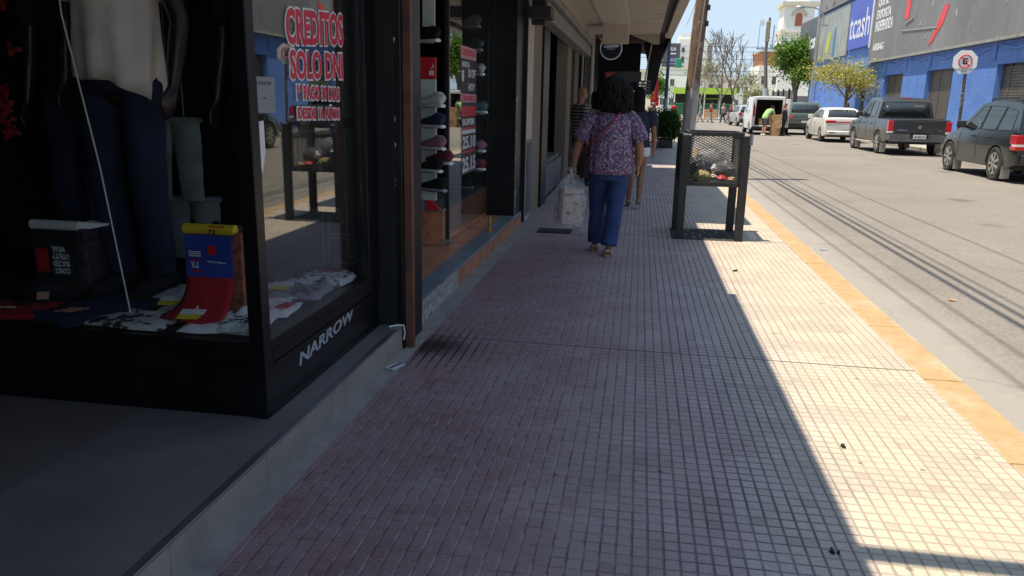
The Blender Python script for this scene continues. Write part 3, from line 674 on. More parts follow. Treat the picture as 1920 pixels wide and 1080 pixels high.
SHOES = [(-1.715, 6.33, 1.33, 'white_plastic', 'white_plastic', 'all white shoe on the cream panel below the red panel'),
 (-1.715, 6.33, 1.165, 'navy_shoe', 'white_plastic', 'navy shoe with white sole under the white one'),
 (-1.71, 6.33, .985, 'pink_shoe', 'white_plastic', 'dusty pink shoe in the middle of the panel'),
 (-1.655, 6.36, .865, 'plum_shoe', 'white_plastic', 'plum red shoe beside the glass post'),
 (-1.735, 6.33, .80, 'black_cloth', 'white_plastic', 'black shoe with white sole lowest on the cream panel'),
 (-1.70, 6.33, .64, 'black_cloth', 'grey_cloth', 'dark shoe with pale laces near the plinth'),
 (-1.755, 6.33, 1.84, 'black_cloth', 'white_plastic', 'black shoe with white swoosh sole above the red panel')]
M('teal_shoe', (.08, .16, .16), .6)
for x, y, z, a, c, lab in SHOES:
    t = shoe_parts(a, c, a); t['label'] = lab; place(t, (x, y, z), R(62))
    o = MB().box(x-.05, x+.05, y-.03, y+.06, z-.006, z-.001).build('shelf', 'clear_shelf', SH)
for x, z, a, lab in ((-1.80, 2.11, 'grey_cloth', 'grey shoe on the topmost inner shelf behind the stickers'), (-1.78, 1.88, 'teal_shoe', 'teal shoe on the inner shelf beside the upper pink sticker'), (-1.755, 1.64, 'pale_cloth', 'pale shoe on the inner shelf beside the black sticker'),
   (-1.72, 1.26, 'teal_shoe', 'teal and white shoe on the inner shelf beside the red sticker'), (-1.735, .86, 'pink_shoe', 'rose shoe on the inner shelf beside the 25.10 sticker'), (-1.735, .67, 'plum_shoe', 'wine red shoe on the lowest inner shelf'), (-1.86, .47, 'navy_shoe', 'navy shoe standing on the plinth behind the glass')):
    t = shoe_parts(a, 'white_plastic', a); t['label'] = lab; place(t, (x, 8.1, z), R(75))
    if z > .5: MB().box(x-.15, x+.1, 8.0, 8.2, z-.014, z-.001).build('shelf', M('clear_shelf', (.2, .24, .24), .2), SH)

# ================================================================ GREY SHOP WITH ROLLER SHUTTER
GS = thing('shutter_shop', 'shop with pebbledash columns, dark windows and a beige roller shutter box', 'shop', (-2.2, 12.5, 0))
MB().box(-1.40, -1.30, 9.02, 9.5, -.02, 2.75).build('door_frame', 'beige_trim', GS, bevel=.006)
MB().box(-1.345, -1.29, 9.05, 9.42, .05, .95).build('door_panel', 'grey_panel', GS)
b = MB()
for k in range(5): b.box(-1.29, -1.278, 9.08+k*.07, 9.11+k*.07, .1, .92)
b.build('door_ribs', 'grey_panel', GS)
MB().box(-1.45, -1.30, 9.52, 10.25, -.02, 2.75).build('column', 'pebble', GS)
MB().box(-1.5, -1.27, 10.27, 10.85, -.02, 2.75).build('column', 'black_paint', GS, bevel=.006)
MB().box(-1.5, -1.31, 13.9, 14.7, -.02, 2.6).build('column', 'pebble', GS)
MB().box(-1.5, -1.29, 15.2, 16.1, -.02, 2.75).build('column', M('taupe', (.12, .105, .085), .8, var=.3), GS)
MB().box(-1.62, -1.61, 10.86, 13.88, .5, 2.35).build('window_pane', 'shop_glass', GS)
MB().box(-1.7, -1.36, 10.86, 13.88, -.02, .45).box(-1.6, -1.4, 11.9, 12.0, .45, 2.35).box(-1.6, -1.4, 10.86, 13.88, .45, .52).build('window_frame', 'grey_panel', GS, bevel=.005)
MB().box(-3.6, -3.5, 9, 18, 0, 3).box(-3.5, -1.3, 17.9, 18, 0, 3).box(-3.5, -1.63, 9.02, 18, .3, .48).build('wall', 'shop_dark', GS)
b = MB()
for k, (z0, z1) in enumerate(((1.95, 2.25), (1.15, 1.75), (.9, 1.1), (.6, .8))): b.box(-1.7, -1.66, 13.2, 13.6, z0, z1)
b.build('window_poster', M('pale_poster', (.4, .4, .4), .7), GS)
MB().box(-1.7, -1.65, 13.1, 13.65, 1.8, 1.95).build('window_poster', 'red_cloth', GS)
MB().box(-1.64, -1.58, 14.72, 15.18, -.02, 2.4).box(-1.64, -1.58, 16.12, 17.8, -.02, 2.4).build('door', M('dark_door', (.03, .035, .04), .35), GS)
# shutter box
b = MB().box(-1.30, -1.12, 9.3, 17.0, 2.33, 2.52); b.box(-1.30, -1.06, 9.3, 17.0, 2.54, 2.62); b.box(-1.30, -1.10, 9.3, 17.0, 2.64, 2.80); b.build('shutter_box', 'shutter', GS, bevel=.012)
b = MB()
for k in range(6): b.box(-1.105, -1.085, 9.35, 16.95, 2.66+k*.024, 2.674+k*.024)
b.box(-1.2, -1.08, 9.3, 16.9, 2.60, 2.615); b.build('shutter_slats', 'beige_trim', GS)
MB().box(-1.34, -1.15, 9.24, 9.3, 2.25, 2.8).box(-1.3, -1.05, 8.95, 9.3, 2.3, 2.42).build('shutter_bracket', 'black_metal', GS)
# canopy
b = MB().box(-1.3, .30, 9.22, 17.4, 2.81, 2.9); b.build('canopy', 'beige_soffit', GS)
MB().box(.30, .42, 9.22, 17.4, 2.86, 2.92).build('canopy_gutter', M('gutter_brown', (.05, .035, .03), .6), GS)
MB().box(.42, .57, 9.22, 17.6, 2.76, 3.06).build('canopy_fascia', 'beige_trim', GS, bevel=.01)
MB().prism([(-.28, 17.4, 2.80), (.30, 17.4, 2.80), (.30, 17.4, 2.62), (.2, 17.4, 2.62)], (0, .06, 0)).build('canopy_beam', 'beige_trim', GS)
b = MB()
for y in (12.4, 13.5, 14.6): b.lathe((-.52, y, 2.803), [(.11, 0), (.11, -.012), (.07, -.012), (.07, 0)], 20)
b.build('recessed_lamp', M('lamp_rim', (.2, .18, .15), .5), GS)
b = MB().box(-.78, -.30, 11.2, 15.0, 2.785, 2.808); b.build('ceiling_panel', M('soffit_light', (.60, .55, .46), .7, var=.06), GS)
b = MB().box(-.79, -.31, 15.0, 15.5, 2.48, 2.80)
o = b.build('hanging_lightbox', M('box_beige', (.55, .48, .38), .6, var=.05), bevel=.01); tag(o, 'blank beige box sign hanging under the canopy', 'box sign')
MB().box(-1.35, -1.3, 9.2, 17.8, 2.9, 6.0).box(-12, -1.35, 9.2, 17.8, 5.9, 6).box(-12, -11.9, 9.2, 17.8, 0, 5.9).build('upper_wall', 'stone_wall', GS)
# round cafe sign
t = thing('round_sign', 'round black hanging sign with a white ring and cursive lettering', 'sign', (-.74, 18.0, 2.32))
MB().lathe((-.74, 18.0, 2.56), [(.235, -.03), (.235, .03)], 40, 'Y').build('disc', 'black_flat', t)
b = MB(); pts = [(-.74+.235*math.cos(a), 17.965, 2.56+.235*math.sin(a)) for a in [2*math.pi*k/48 for k in range(49)]]; b.tube(pts, .013, 8, ref=(0, 1, 0)); b.build('ring', 'white_plastic', t, smooth=True)
b = MB().text('Cataniew', (-.905, 17.968, 2.575), (1, 0, .02), (0, 0, 1), .33, .085, .004, .02, shear=.3); b.box(-.83, -.65, 17.965, 17.968, 2.545, 2.553); b.build('lettering', 'white_plastic', t)
MB().box(-.75, -.73, 17.98, 18.02, 2.79, 3.1).build('hanger', 'black_metal', t)

# ================================================================ DARK FAR SHOPS, AWNINGS
FS = thing('cafe_building', 'dark fronted cafe building with black sloping awning beyond the canopy', 'building', (-3, 28, 0))
MB().box(-1.5, -1.32, 17.85, 44, -.02, 3.2).build('wall', 'shop_dark', FS)
MB().box(-12, -1.5, 44, 44.2, 0, 5.6).box(-1.5, -1.34, 17.85, 44, 3.2, 5.6).box(-12, -1.5, 17.85, 44, 5.5, 5.6).box(-12, -11.9, 17.85, 44, 0, 5.5).build('upper_wall', 'stone_wall', FS)
b = MB().prism([(-1.32, 18.2, 3.35), (.62, 18.2, 3.12), (.62, 18.2, 3.06), (-1.32, 18.2, 3.29)], (0, 11.5, 0)); b.box(.58, .62, 18.2, 29.7, 2.9, 3.08); b.build('awning', 'black_cloth', FS)
b = MB().prism([(.08, 22.6, 1.6), (.34, 22.6, 1.75), (.56, 22.6, 3.0), (-.05, 22.6, 3.05), (.12, 22.6, 2.4)], (0, .12, 0)); b.build('side_curtain', 'black_cloth', FS)
b = MB().tube([(.19, 22.5, 3.0), (.12, 22.5, 2.55), (.05, 22.5, 1.95)], .02, 8); b.build('awning_arm', 'beige_trim', FS)
b = MB().box(-1.32, -.1, 24.0, 24.1, 1.75, 3.1); b.build('cross_wall', 'black_flat', FS)
b = MB().box(-.95, -.05, 21.9, 22.0, 1.95, 2.22); b.build('shop_board', M('board_grey', (.07, .07, .072), .7), FS)
MB().box(-1.02, -.80, 21.85, 21.9, 2.02, 2.2).build('shop_board', 'red', FS)
MB().box(-.96, -.84, 21.845, 21.85, 2.10, 2.12).build('lettering', 'white_plastic', FS)
b = MB()
for k in range(5): b.box(-.15, .22, 22.2+k*.02, 22.24+k*.02, 1.62+k*.085, 1.665+k*.085)
b.build('slatted_board', M('slat_grey', (.16, .16, .16), .6), FS)
for k, (y, r, z1) in enumerate(((16.6, .018, 2.6), (19.7, .045, 3.0))):
    o = MB().tube([(-1.25, y, 0), (-1.25, y, z1)], r, 10).build('drain_pipe', 'beige_trim', smooth=True)
    tag(o, ('thin pale drain pipe beside the last pebbledash column', 'thick pale drain pipe between the shutter shop and the cafe')[k], 'pipe')
# ================================================================ TRASH BIN
TB = thing('trash_bin', 'square black street bin with expanded metal basket on four posts', 'trash bin', (.77, 8.63, 0))
posts = [(1.09, 8.33), (.475, 8.32), (.462, 8.93), (1.065, 8.95)]
M('bin_metal', (.011, .0115, .013), .5, var=.4, vs=8, bmp=.15, bs=30, dirt=(.025, .023, .022), ds=9)
for x, y in posts:
    MB().box(x-.042, x+.042, y-.035, y+.035, -.02, 1.09).build('post', 'bin_metal', TB, bevel=.006)
b = MB(); x0, x1, y0, y1 = .515, 1.045, 8.335, 8.94
for z in (.565, 1.08):
    b.box(x0, x1, y0-.022, y0+.022, z, z+.042); b.box(x0, x1, y1-.022, y1+.022, z, z+.042)
    b.box(x0-.025, x0+.015, y0+.025, y1-.025, z, z+.042); b.box(x1-.015, x1+.025, y0+.025, y1-.025, z, z+.042)
for x, y in ((x0, y0), (x1, y0), (x0, y1), (x1, y1)): b.box(x-.02, x+.02, y-.021, y+.021, .607, 1.078)
b.build('basket_frame', 'bin_metal', TB, bevel=.003)
def mesh_panel(b, o, u, v, w, h, cu=.052, cv=.026, t=.0045, dp=.004):
    o, u, v = Vector(o), Vector(u), Vector(v); nn = u.cross(v); k = cv/cu
    for sg in (1, -1):
        c = -w*k if sg > 0 else 0.
        lim = h if sg > 0 else h+w*k
        while c < lim:
            pts = []
            for q in (0, w):
                pts.append((q, c+sg*k*q))
            (a0, b0), (a1, b1) = pts
            def clip(z): return (z-c)/(sg*k)
            lo, hi = sorted((clip(0), clip(h))); lo = max(lo, 0); hi = min(hi, w)
            if hi-lo > .01:
                p = o+u*lo+v*(c+sg*k*lo); q = o+u*hi+v*(c+sg*k*hi); d = (q-p).normalized(); s = nn.cross(d)*t*.5; e = nn*dp*.5
                b.add([p-s-e, p+s-e, p+s+e, p-s+e, q-s-e, q+s-e, q+s+e, q-s+e], [(0, 1, 5, 4), (1, 2, 6, 5), (2, 3, 7, 6), (3, 0, 4, 7)])
            c += cv
for o, u, w, nm in (((x0, y0, .6), (1, 0, 0), x1-x0, 0), ((x0, y1, .6), (1, 0, 0), x1-x0, 0), ((x0, y0, .6), (0, 1, 0), y1-y0, 1), ((x1, y0, .6), (0, 1, 0), y1-y0, 1)):
    b = MB(); mesh_panel(b, o, u, (0, 0, 1), w, .49); b.build('mesh_panel', M('mesh_grey', (.10, .10, .098), .5, .3, var=.3), TB)
MB().box(x0, x1, y0+.02, y1-.02, .578, .59).build('basket_floor', 'bin_metal', TB)
b = MB().tube([(1.13, 8.30, 1.0), (1.13, 8.30, 1.11)], .02, 8); b.box(.45, .53, 8.29, 8.4, 1.085, 1.1); b.build('hinge', 'steel', TB)
def crumple(name, c, r, mat, label, seed, n=18):
    rnd = random.Random(seed); b = MB(); vs = []; k = n
    b.ball(c, r, n, n//2)
    b.v = [tuple(Vector(c)+(Vector(p)-Vector(c))*(1+rnd.uniform(-.16, .1))) for p in b.v]
    o = b.build(name, mat, smooth=True, ang=25); return tag(o, label, 'litter', 'rubbish inside the bin')
M('bag_black', (.014, .014, .018), .22, var=.2)
crumple('rubbish_bag', (.68, 8.76, .70), (.14, .13, .10), 'bag_black', 'black plastic rubbish bag at the left inside the bin', 1)
crumple('rubbish_bag', (.93, 8.7, .72), (.12, .14, .09), M('bag_grey', (.1, .1, .11), .4), 'dark grey plastic bag at the right inside the bin', 2)
crumple('rubbish_sack', (.68, 8.47, .645), (.10, .08, .075), M('straw', (.33, .27, .1), .8, var=.5, vs=60), 'straw yellow sack low at the front of the bin', 3)
crumple('food_wrapper', (.88, 8.45, .64), (.055, .05, .035), 'red', 'crumpled red wrapper low at the front of the bin', 4, 8)
crumple('paper_cup', (.985, 8.46, .63), (.045, .05, .03), M('tan_paper', (.5, .33, .2), .8), 'crumpled tan paper beside the red wrapper', 5, 8)
crumple('plastic_cup', (.80, 8.5, .74), (.035, .03, .045), 'white_plastic', 'white crushed cup on the black bag', 6, 8)
crumple('newspaper', (.80, 8.84, .80), (.18, .05, .12), M('news_grey', (.25, .25, .25), .8, var=.4, vs=30), 'grey newspaper at the back of the bin', 7)
b = MB()
for k in range(26):
    b.obox((random.uniform(.5, 1.05), random.uniform(8.36, 8.95), .006), (random.uniform(.01, .035), random.uniform(.008, .02), .004), (0, 0, random.random()*3))
o = b.build('cigarette_litter', M('butt', (.5, .46, .4), .9)); tag(o, 'scatter of pale scraps on the ground under the bin', 'litter', None, 'stuff')
struct(MB().box(.40, 1.13, 8.27, 9.0, .001, .0045).build('bin_shadow_patch', M('bin_shade', (.045, .038, .035), .95, var=.5, vs=20, bmp=.5)))  # dark sheet painting the basket's shadow on the ground between the posts
# small litter
o = MB().obox((-1.215, 3.74, .009), (.06, .10, .006), (0, 0, -.35)).build('paper_leaflet', 'pale_cloth'); tag(o, 'pale leaflet dropped beside the grey step', 'litter')
MB().obox((-1.215, 3.74, .0135), (.015, .09, .002), (0, 0, -.35)).build('stripe', 'slate', o)
def crumb(x, y, s, label, mat='ink'):
    b = MB()
    for k in range(4): b.obox((x+random.uniform(-s, s), y+random.uniform(-s, s), .006), (s, s*.6, .01), (0, 0, random.random()*3))
    return tag(b.build('litter_scrap', mat), label, 'litter')
crumb(.70, 2.36, .012, 'dark leaf scrap on the shaded tiles near the bottom right'); crumb(.88, 6.75, .02, 'dark scrap in the sunny patch in front of the bin'); crumb(-.42, 5.35, .015, 'pale scrap on the red tiles', 'grey_cloth')
for k, (x, y, lab) in enumerate(((2.05, 8.7, 'grey scrap in the gutter level with the bin'), (2.6, 6.6, 'small brown leaf on the asphalt under the cable shadows'), (5.9, 15.8, 'white paper scrap on the road near the dark SUV'))):
    sc = MB().obox((x, y, -.112 if x > 1.8 else .006), (.07, .045, .006), (.1, .05, k*1.3)); tag(sc.build('litter_scrap', ('grey_cloth', 'cardboard', 'paper')[k]), lab, 'litter')
crumb(.92, 3.2, .01, 'small dark scrap on the sunny tiles')
b = MB().box(-1.05, -.68, 8.25, 8.52, .001, .012)
for k in range(7): b.box(-1.03+k*.05, -1.005+k*.05, 8.27, 8.5, .012, .018)
o = b.build('manhole_cover', M('cast_iron', (.035, .04, .045), .5, .3, var=.3)); tag(o, 'dark rectangular cover set in the pavement by the step', 'manhole cover')
b = MB()
for k in range(9): b.obox((-.62+random.uniform(-.1, .1), 8.3+random.uniform(-.05, .05), .008), (.05, .01, .008), (0, 0, random.random()*3))
o = b.build('twig_litter', M('butt', (.5, .46, .4))); tag(o, 'broken pale scraps beside the pavement cover', 'litter')

# ================================================================ LEANING POLE, WIRES
def pole_mat():
    mt, t, p = nodes('pole_wood'); g = N(t, 'ShaderNodeNewGeometry'); P = g.outputs['Position']; s = N(t, 'ShaderNodeSeparateXYZ'); L(t, P, s.inputs[0])
    mp = N(t, 'ShaderNodeMapping'); mp.inputs['Scale'].default_value = (14, 14, 1.2); L(t, P, mp.inputs[0])
    n1 = noise(t, 2, 5, mp.outputs[0], .7)
    w = mixc(t, ramp(t, n1, .3, .7), (.11, .06, .036), (.26, .165, .11))
    w = mixc(t, ramp(t, noise(t, 5, 5, P, .7), .56, .64, 0., .7), w, (.45, .36, .3))
    low = mixc(t, ramp(t, n1, .3, .7), (.26, .245, .235), (.5, .47, .45))
    z = math_(t, 'ADD', s.outputs[2], math_(t, 'MULTIPLY', math_(t, 'SUBTRACT', noise(t, 6, 4, P), .5), 1.0))
    L(t, mixc(t, ramp(t, z, 1.68, 1.86), low, w), p.inputs['Base Color']); p.inputs['Roughness'].default_value = .9
    bump(t, p, n1, .8, .02); MATS['pole_wood'] = mt
pole_mat()
UP = thing('utility_pole', 'leaning wooden utility pole with whitewashed foot rising behind the bin', 'utility pole', (.93, 16.5, 0))
b = MB(); pts = []; rad = []
for k in range(25):
    z = -.05+k*.34; pts.append((.93+.042*z+.01*math.sin(z*1.7), 16.5+.006*math.sin(z*3), z)); rad.append(.142-.0028*z+.004*math.sin(z*5))
b.tube(pts, rad, 18); b.build('shaft', 'pole_wood', UP, smooth=True)
b = MB().tube([(.95, 16.36, .02), (.99, 16.36, 1.0), (1.0, 16.35, 1.7), (1.12, 16.37, 3.5)], .012, 6); b.build('cable', M('cable_grey', (.3, .28, .26), .7), UP, smooth=True)
b = MB()
for z in (2.95, 3.25): b.obox((.93+.042*z+.135, 16.42, z), (.05, .08, .1))
b.build('bracket', 'black_metal', UP)
MB().box(.7, 1.6, 16.46, 16.54, 6.5, 6.58).build('crossarm', 'brown_wood', UP)
M('wire', (.02, .02, .02), .7, var=0)
def wire(p, q, sag, r, label, group=None, n=14):
    p, q = Vector(p), Vector(q); pts = [p.lerp(q, k/n)-Vector((0, 0, sag*4*(k/n)*(1-k/n))) for k in range(n+1)]
    return tag(MB().tube(pts, r, 5).build('overhead_cable', 'wire', smooth=True), label, 'cable', group)
OC = 'overhead cables along the street'
for k, (x, z, r) in enumerate(((.42, 6.62, .010), (.66, 6.72, .010), (.98, 6.72, .027), (1.10, 6.78, .024), (1.24, 6.72, .012), (1.42, 7.0, .012), (1.95, 7.35, .011))):
    wire((x+.12, -22, z), (x-.02, 16.5, z), .15, r, 'dark cable running overhead along the kerb towards the camera', OC)
    wire((x-.02, 16.5, z), (x-.35+.2*k, 59, z-.6), .5, min(r, .02), 'dark cable strung from the leaning pole down the street', 'overhead cables beyond the leaning pole')
LP = thing('lamp_post', 'thin dark blue lamp post with pale foot behind the round bush', 'lamp post', (.83, 26.5, 0))
MB().tube([(.80, 27.2, 1.55), (.80, 27.2, 5.4)], [.055, .045], 12).build('shaft', M('post_blue', (.035, .05, .12), .45), LP, smooth=True)
MB().tube([(.79, 27.2, 0), (.80, 27.2, 1.56)], .07, 12).build('foot', M('post_pale', (.25, .32, .42), .6), LP, smooth=True)
MB().tube([(.8, 27.2, 5.4), (.85, 27.2, 5.9), (1.2, 27.2, 6.2), (2.0, 27.2, 6.25)], .04, 8).ball((2.1, 27.2, 6.22), (.25, .1, .07)).build('lamp_arm', 'steel', LP, smooth=True)

# ================================================================ LEAVES
def crown(b, rnd, centers, per, spread, leaf):
    for (cx, cy, cz) in centers:
        for k in range(per):
            d = Vector((rnd.gauss(0, 1), rnd.gauss(0, 1), rnd.gauss(0, .8)))*spread*.5
            p = Vector((cx, cy, cz))+d; q = Euler((rnd.uniform(-1, 1), rnd.uniform(-1, 1), rnd.uniform(0, 6.3))).to_matrix()
            l = leaf*rnd.uniform(.6, 1.3); a = q@Vector((l, 0, 0)); c = q@Vector((0, l*.5, 0)); e = q@Vector((0, 0, l*.15))
            b.quad(p-a, p+c+e, p+a, p-c+e)
def tree(name, label, loc, h0, h1, rx, ry, nclump, per, leaf, mat, trunkmat, tr=.12, seed=1, group=None, spread=.5, limbs=7, fill=.55, lobes=7):
    rnd = random.Random(seed); t = thing(name, label, 'tree', loc, group); X, Y, Z = loc
    b = MB(); top = Z+h0+(h1-h0)*.35
    b.tube([(X, Y, Z), (X+.05*tr, Y, Z+h0*.5), (X+rnd.uniform(-.1, .1), Y, Z+h0), (X+rnd.uniform(-.2, .2), Y, top)], [tr*1.2, tr, tr*.85, tr*.4], 9)
    cs = []
    lob = []
    for k in range(lobes):
        a = k*2.4+rnd.uniform(-.5, .5); e = rnd.uniform(-.75, .8); q = rnd.uniform(.35, .75)
        lob.append((math.cos(a)*q*math.sqrt(1-e*e), math.sin(a)*q*math.sqrt(1-e*e), e*.62, rnd.uniform(.3, .52)))
    for k in range(nclump):
        lx, ly, lz, lr = lob[k % lobes]
        a = rnd.uniform(0, 6.283); e = rnd.uniform(-1, 1); rr = rnd.uniform(fill, 1)**.6*lr
        cs.append((X+(lx+math.cos(a)*rr*math.sqrt(1-e*e))*rx, Y+(ly+math.sin(a)*rr*math.sqrt(1-e*e))*ry, Z+(h0+h1)/2+(lz+e*rr*.8)*(h1-h0)/2))
    for k in range(limbs):
        c = cs[k*len(cs)//limbs]; s = Vector((X, Y, Z+h0*rnd.uniform(.75, 1.05))); m_ = s.lerp(Vector(c), .5)+Vector((0, 0, .15*(h1-h0)))
        b.tube([s, m_, c], [tr*.45, tr*.28, tr*.08], 6)
    b.build('trunk', trunkmat, t, smooth=True)
    b = MB(); crown(b, rnd, cs, per, spread, leaf); b.build('crown', mat, t); return t
leafmat('leaf_bush', (.012, .035, .010), (.05, .11, .022)); leafmat('leaf_green', (.035, .10, .012), (.16, .30, .035)); leafmat('leaf_yellow', (.20, .20, .03), (.46, .42, .11))
leafmat('leaf_pale', (.14, .17, .07), (.32, .33, .16))
M('bark', (.16, .12, .09), .9, var=.4, bmp=.5); M('bark_grey', (.20, .165, .155), .9, var=.3)
# bush in planter
PB = thing('potted_bush', 'round dark green bush growing from a black planter by the lamp post', 'bush', (.82, 25.9, 0))
rnd = random.Random(4); b = MB(); cs = []
for k in range(150):
    a = rnd.uniform(0, 6.283); e = rnd.uniform(-.9, 1); rr = rnd.uniform(.6, 1); cs.append((.84+math.cos(a)*.47*rr*math.sqrt(1-e*e), 25.9+math.sin(a)*.47*rr*math.sqrt(1-e*e), .70+e*.46*rr))
crown(b, rnd, cs, 40, .16, .045); b.build('foliage', 'leaf_bush', PB)
b = MB()
for k in range(9): a = k*.7; b.tube([(.84, 25.9, .3), (.84+.3*math.cos(a), 25.9+.3*math.sin(a), .8)], .015, 5)
b.build('stems', 'bark', PB)
MB().box(.60, 1.06, 25.68, 26.12, 0.02, .28).build('planter', 'black_metal', PB, bevel=.01)
MB().box(.58, 1.08, 25.66, 26.14, .281, .31).build('planter_rim', 'black_metal', PB, bevel=.008)
# cafe railing
CR = thing('cafe_railing', 'black lattice railing with flower box beside the round bush', 'railing', (.45, 25.2, 0))
b = MB()
for x in (.18, .55): b.box(x-.02, x+.02, 24.98, 25.02, 0, 1.15)
b.box(.16, .58, 24.98, 25.02, 1.1, 1.15); b.box(.2, .53, 24.985, 25.015, .2, .24); b.build('frame', 'black_metal', CR)
b = MB(); mesh_panel(b, (.2, 25, .25), (1, 0, 0), (0, 0, 1), .33, .85, .09, .09, .025, .01); b.build('lattice', 'black_metal', CR)
b = MB(); crown(b, random.Random(9), [(.25+k*.08, 25, 1.2) for k in range(5)], 25, .12, .04); b.build('flower_box_plants', 'leaf_bush', CR)
# umbrella
UM = thing('folded_parasol', 'folded red parasol standing at the edge of the cafe terrace', 'parasol', (.5, 30, 0))
MB().tube([(.5, 30, 0), (.5, 30, 2.9)], .02, 8).build('pole', 'steel', UM)
b = MB().lathe((.5, 30, 1.45), [(.03, 0), (.1, .05), (.085, .5), (.05, 1.1), (.02, 1.42)], 12); b.build('canopy', M('parasol_red', (.42, .02, .025), .8), UM, smooth=True)
o = MB().box(.33, .64, 30.6, 30.7, 1.3, 1.62).build('red_sign', 'red', bevel=.02); tag(o, 'small bright red sign board beside the folded parasol', 'sign')
MB().box(.38, .52, 30.59, 30.6, 1.36, 1.44).build('lettering', 'white_plastic', o); MB().box(.46, .5, 30.62, 30.68, 0, 1.3).build('post', 'white_plastic', o)

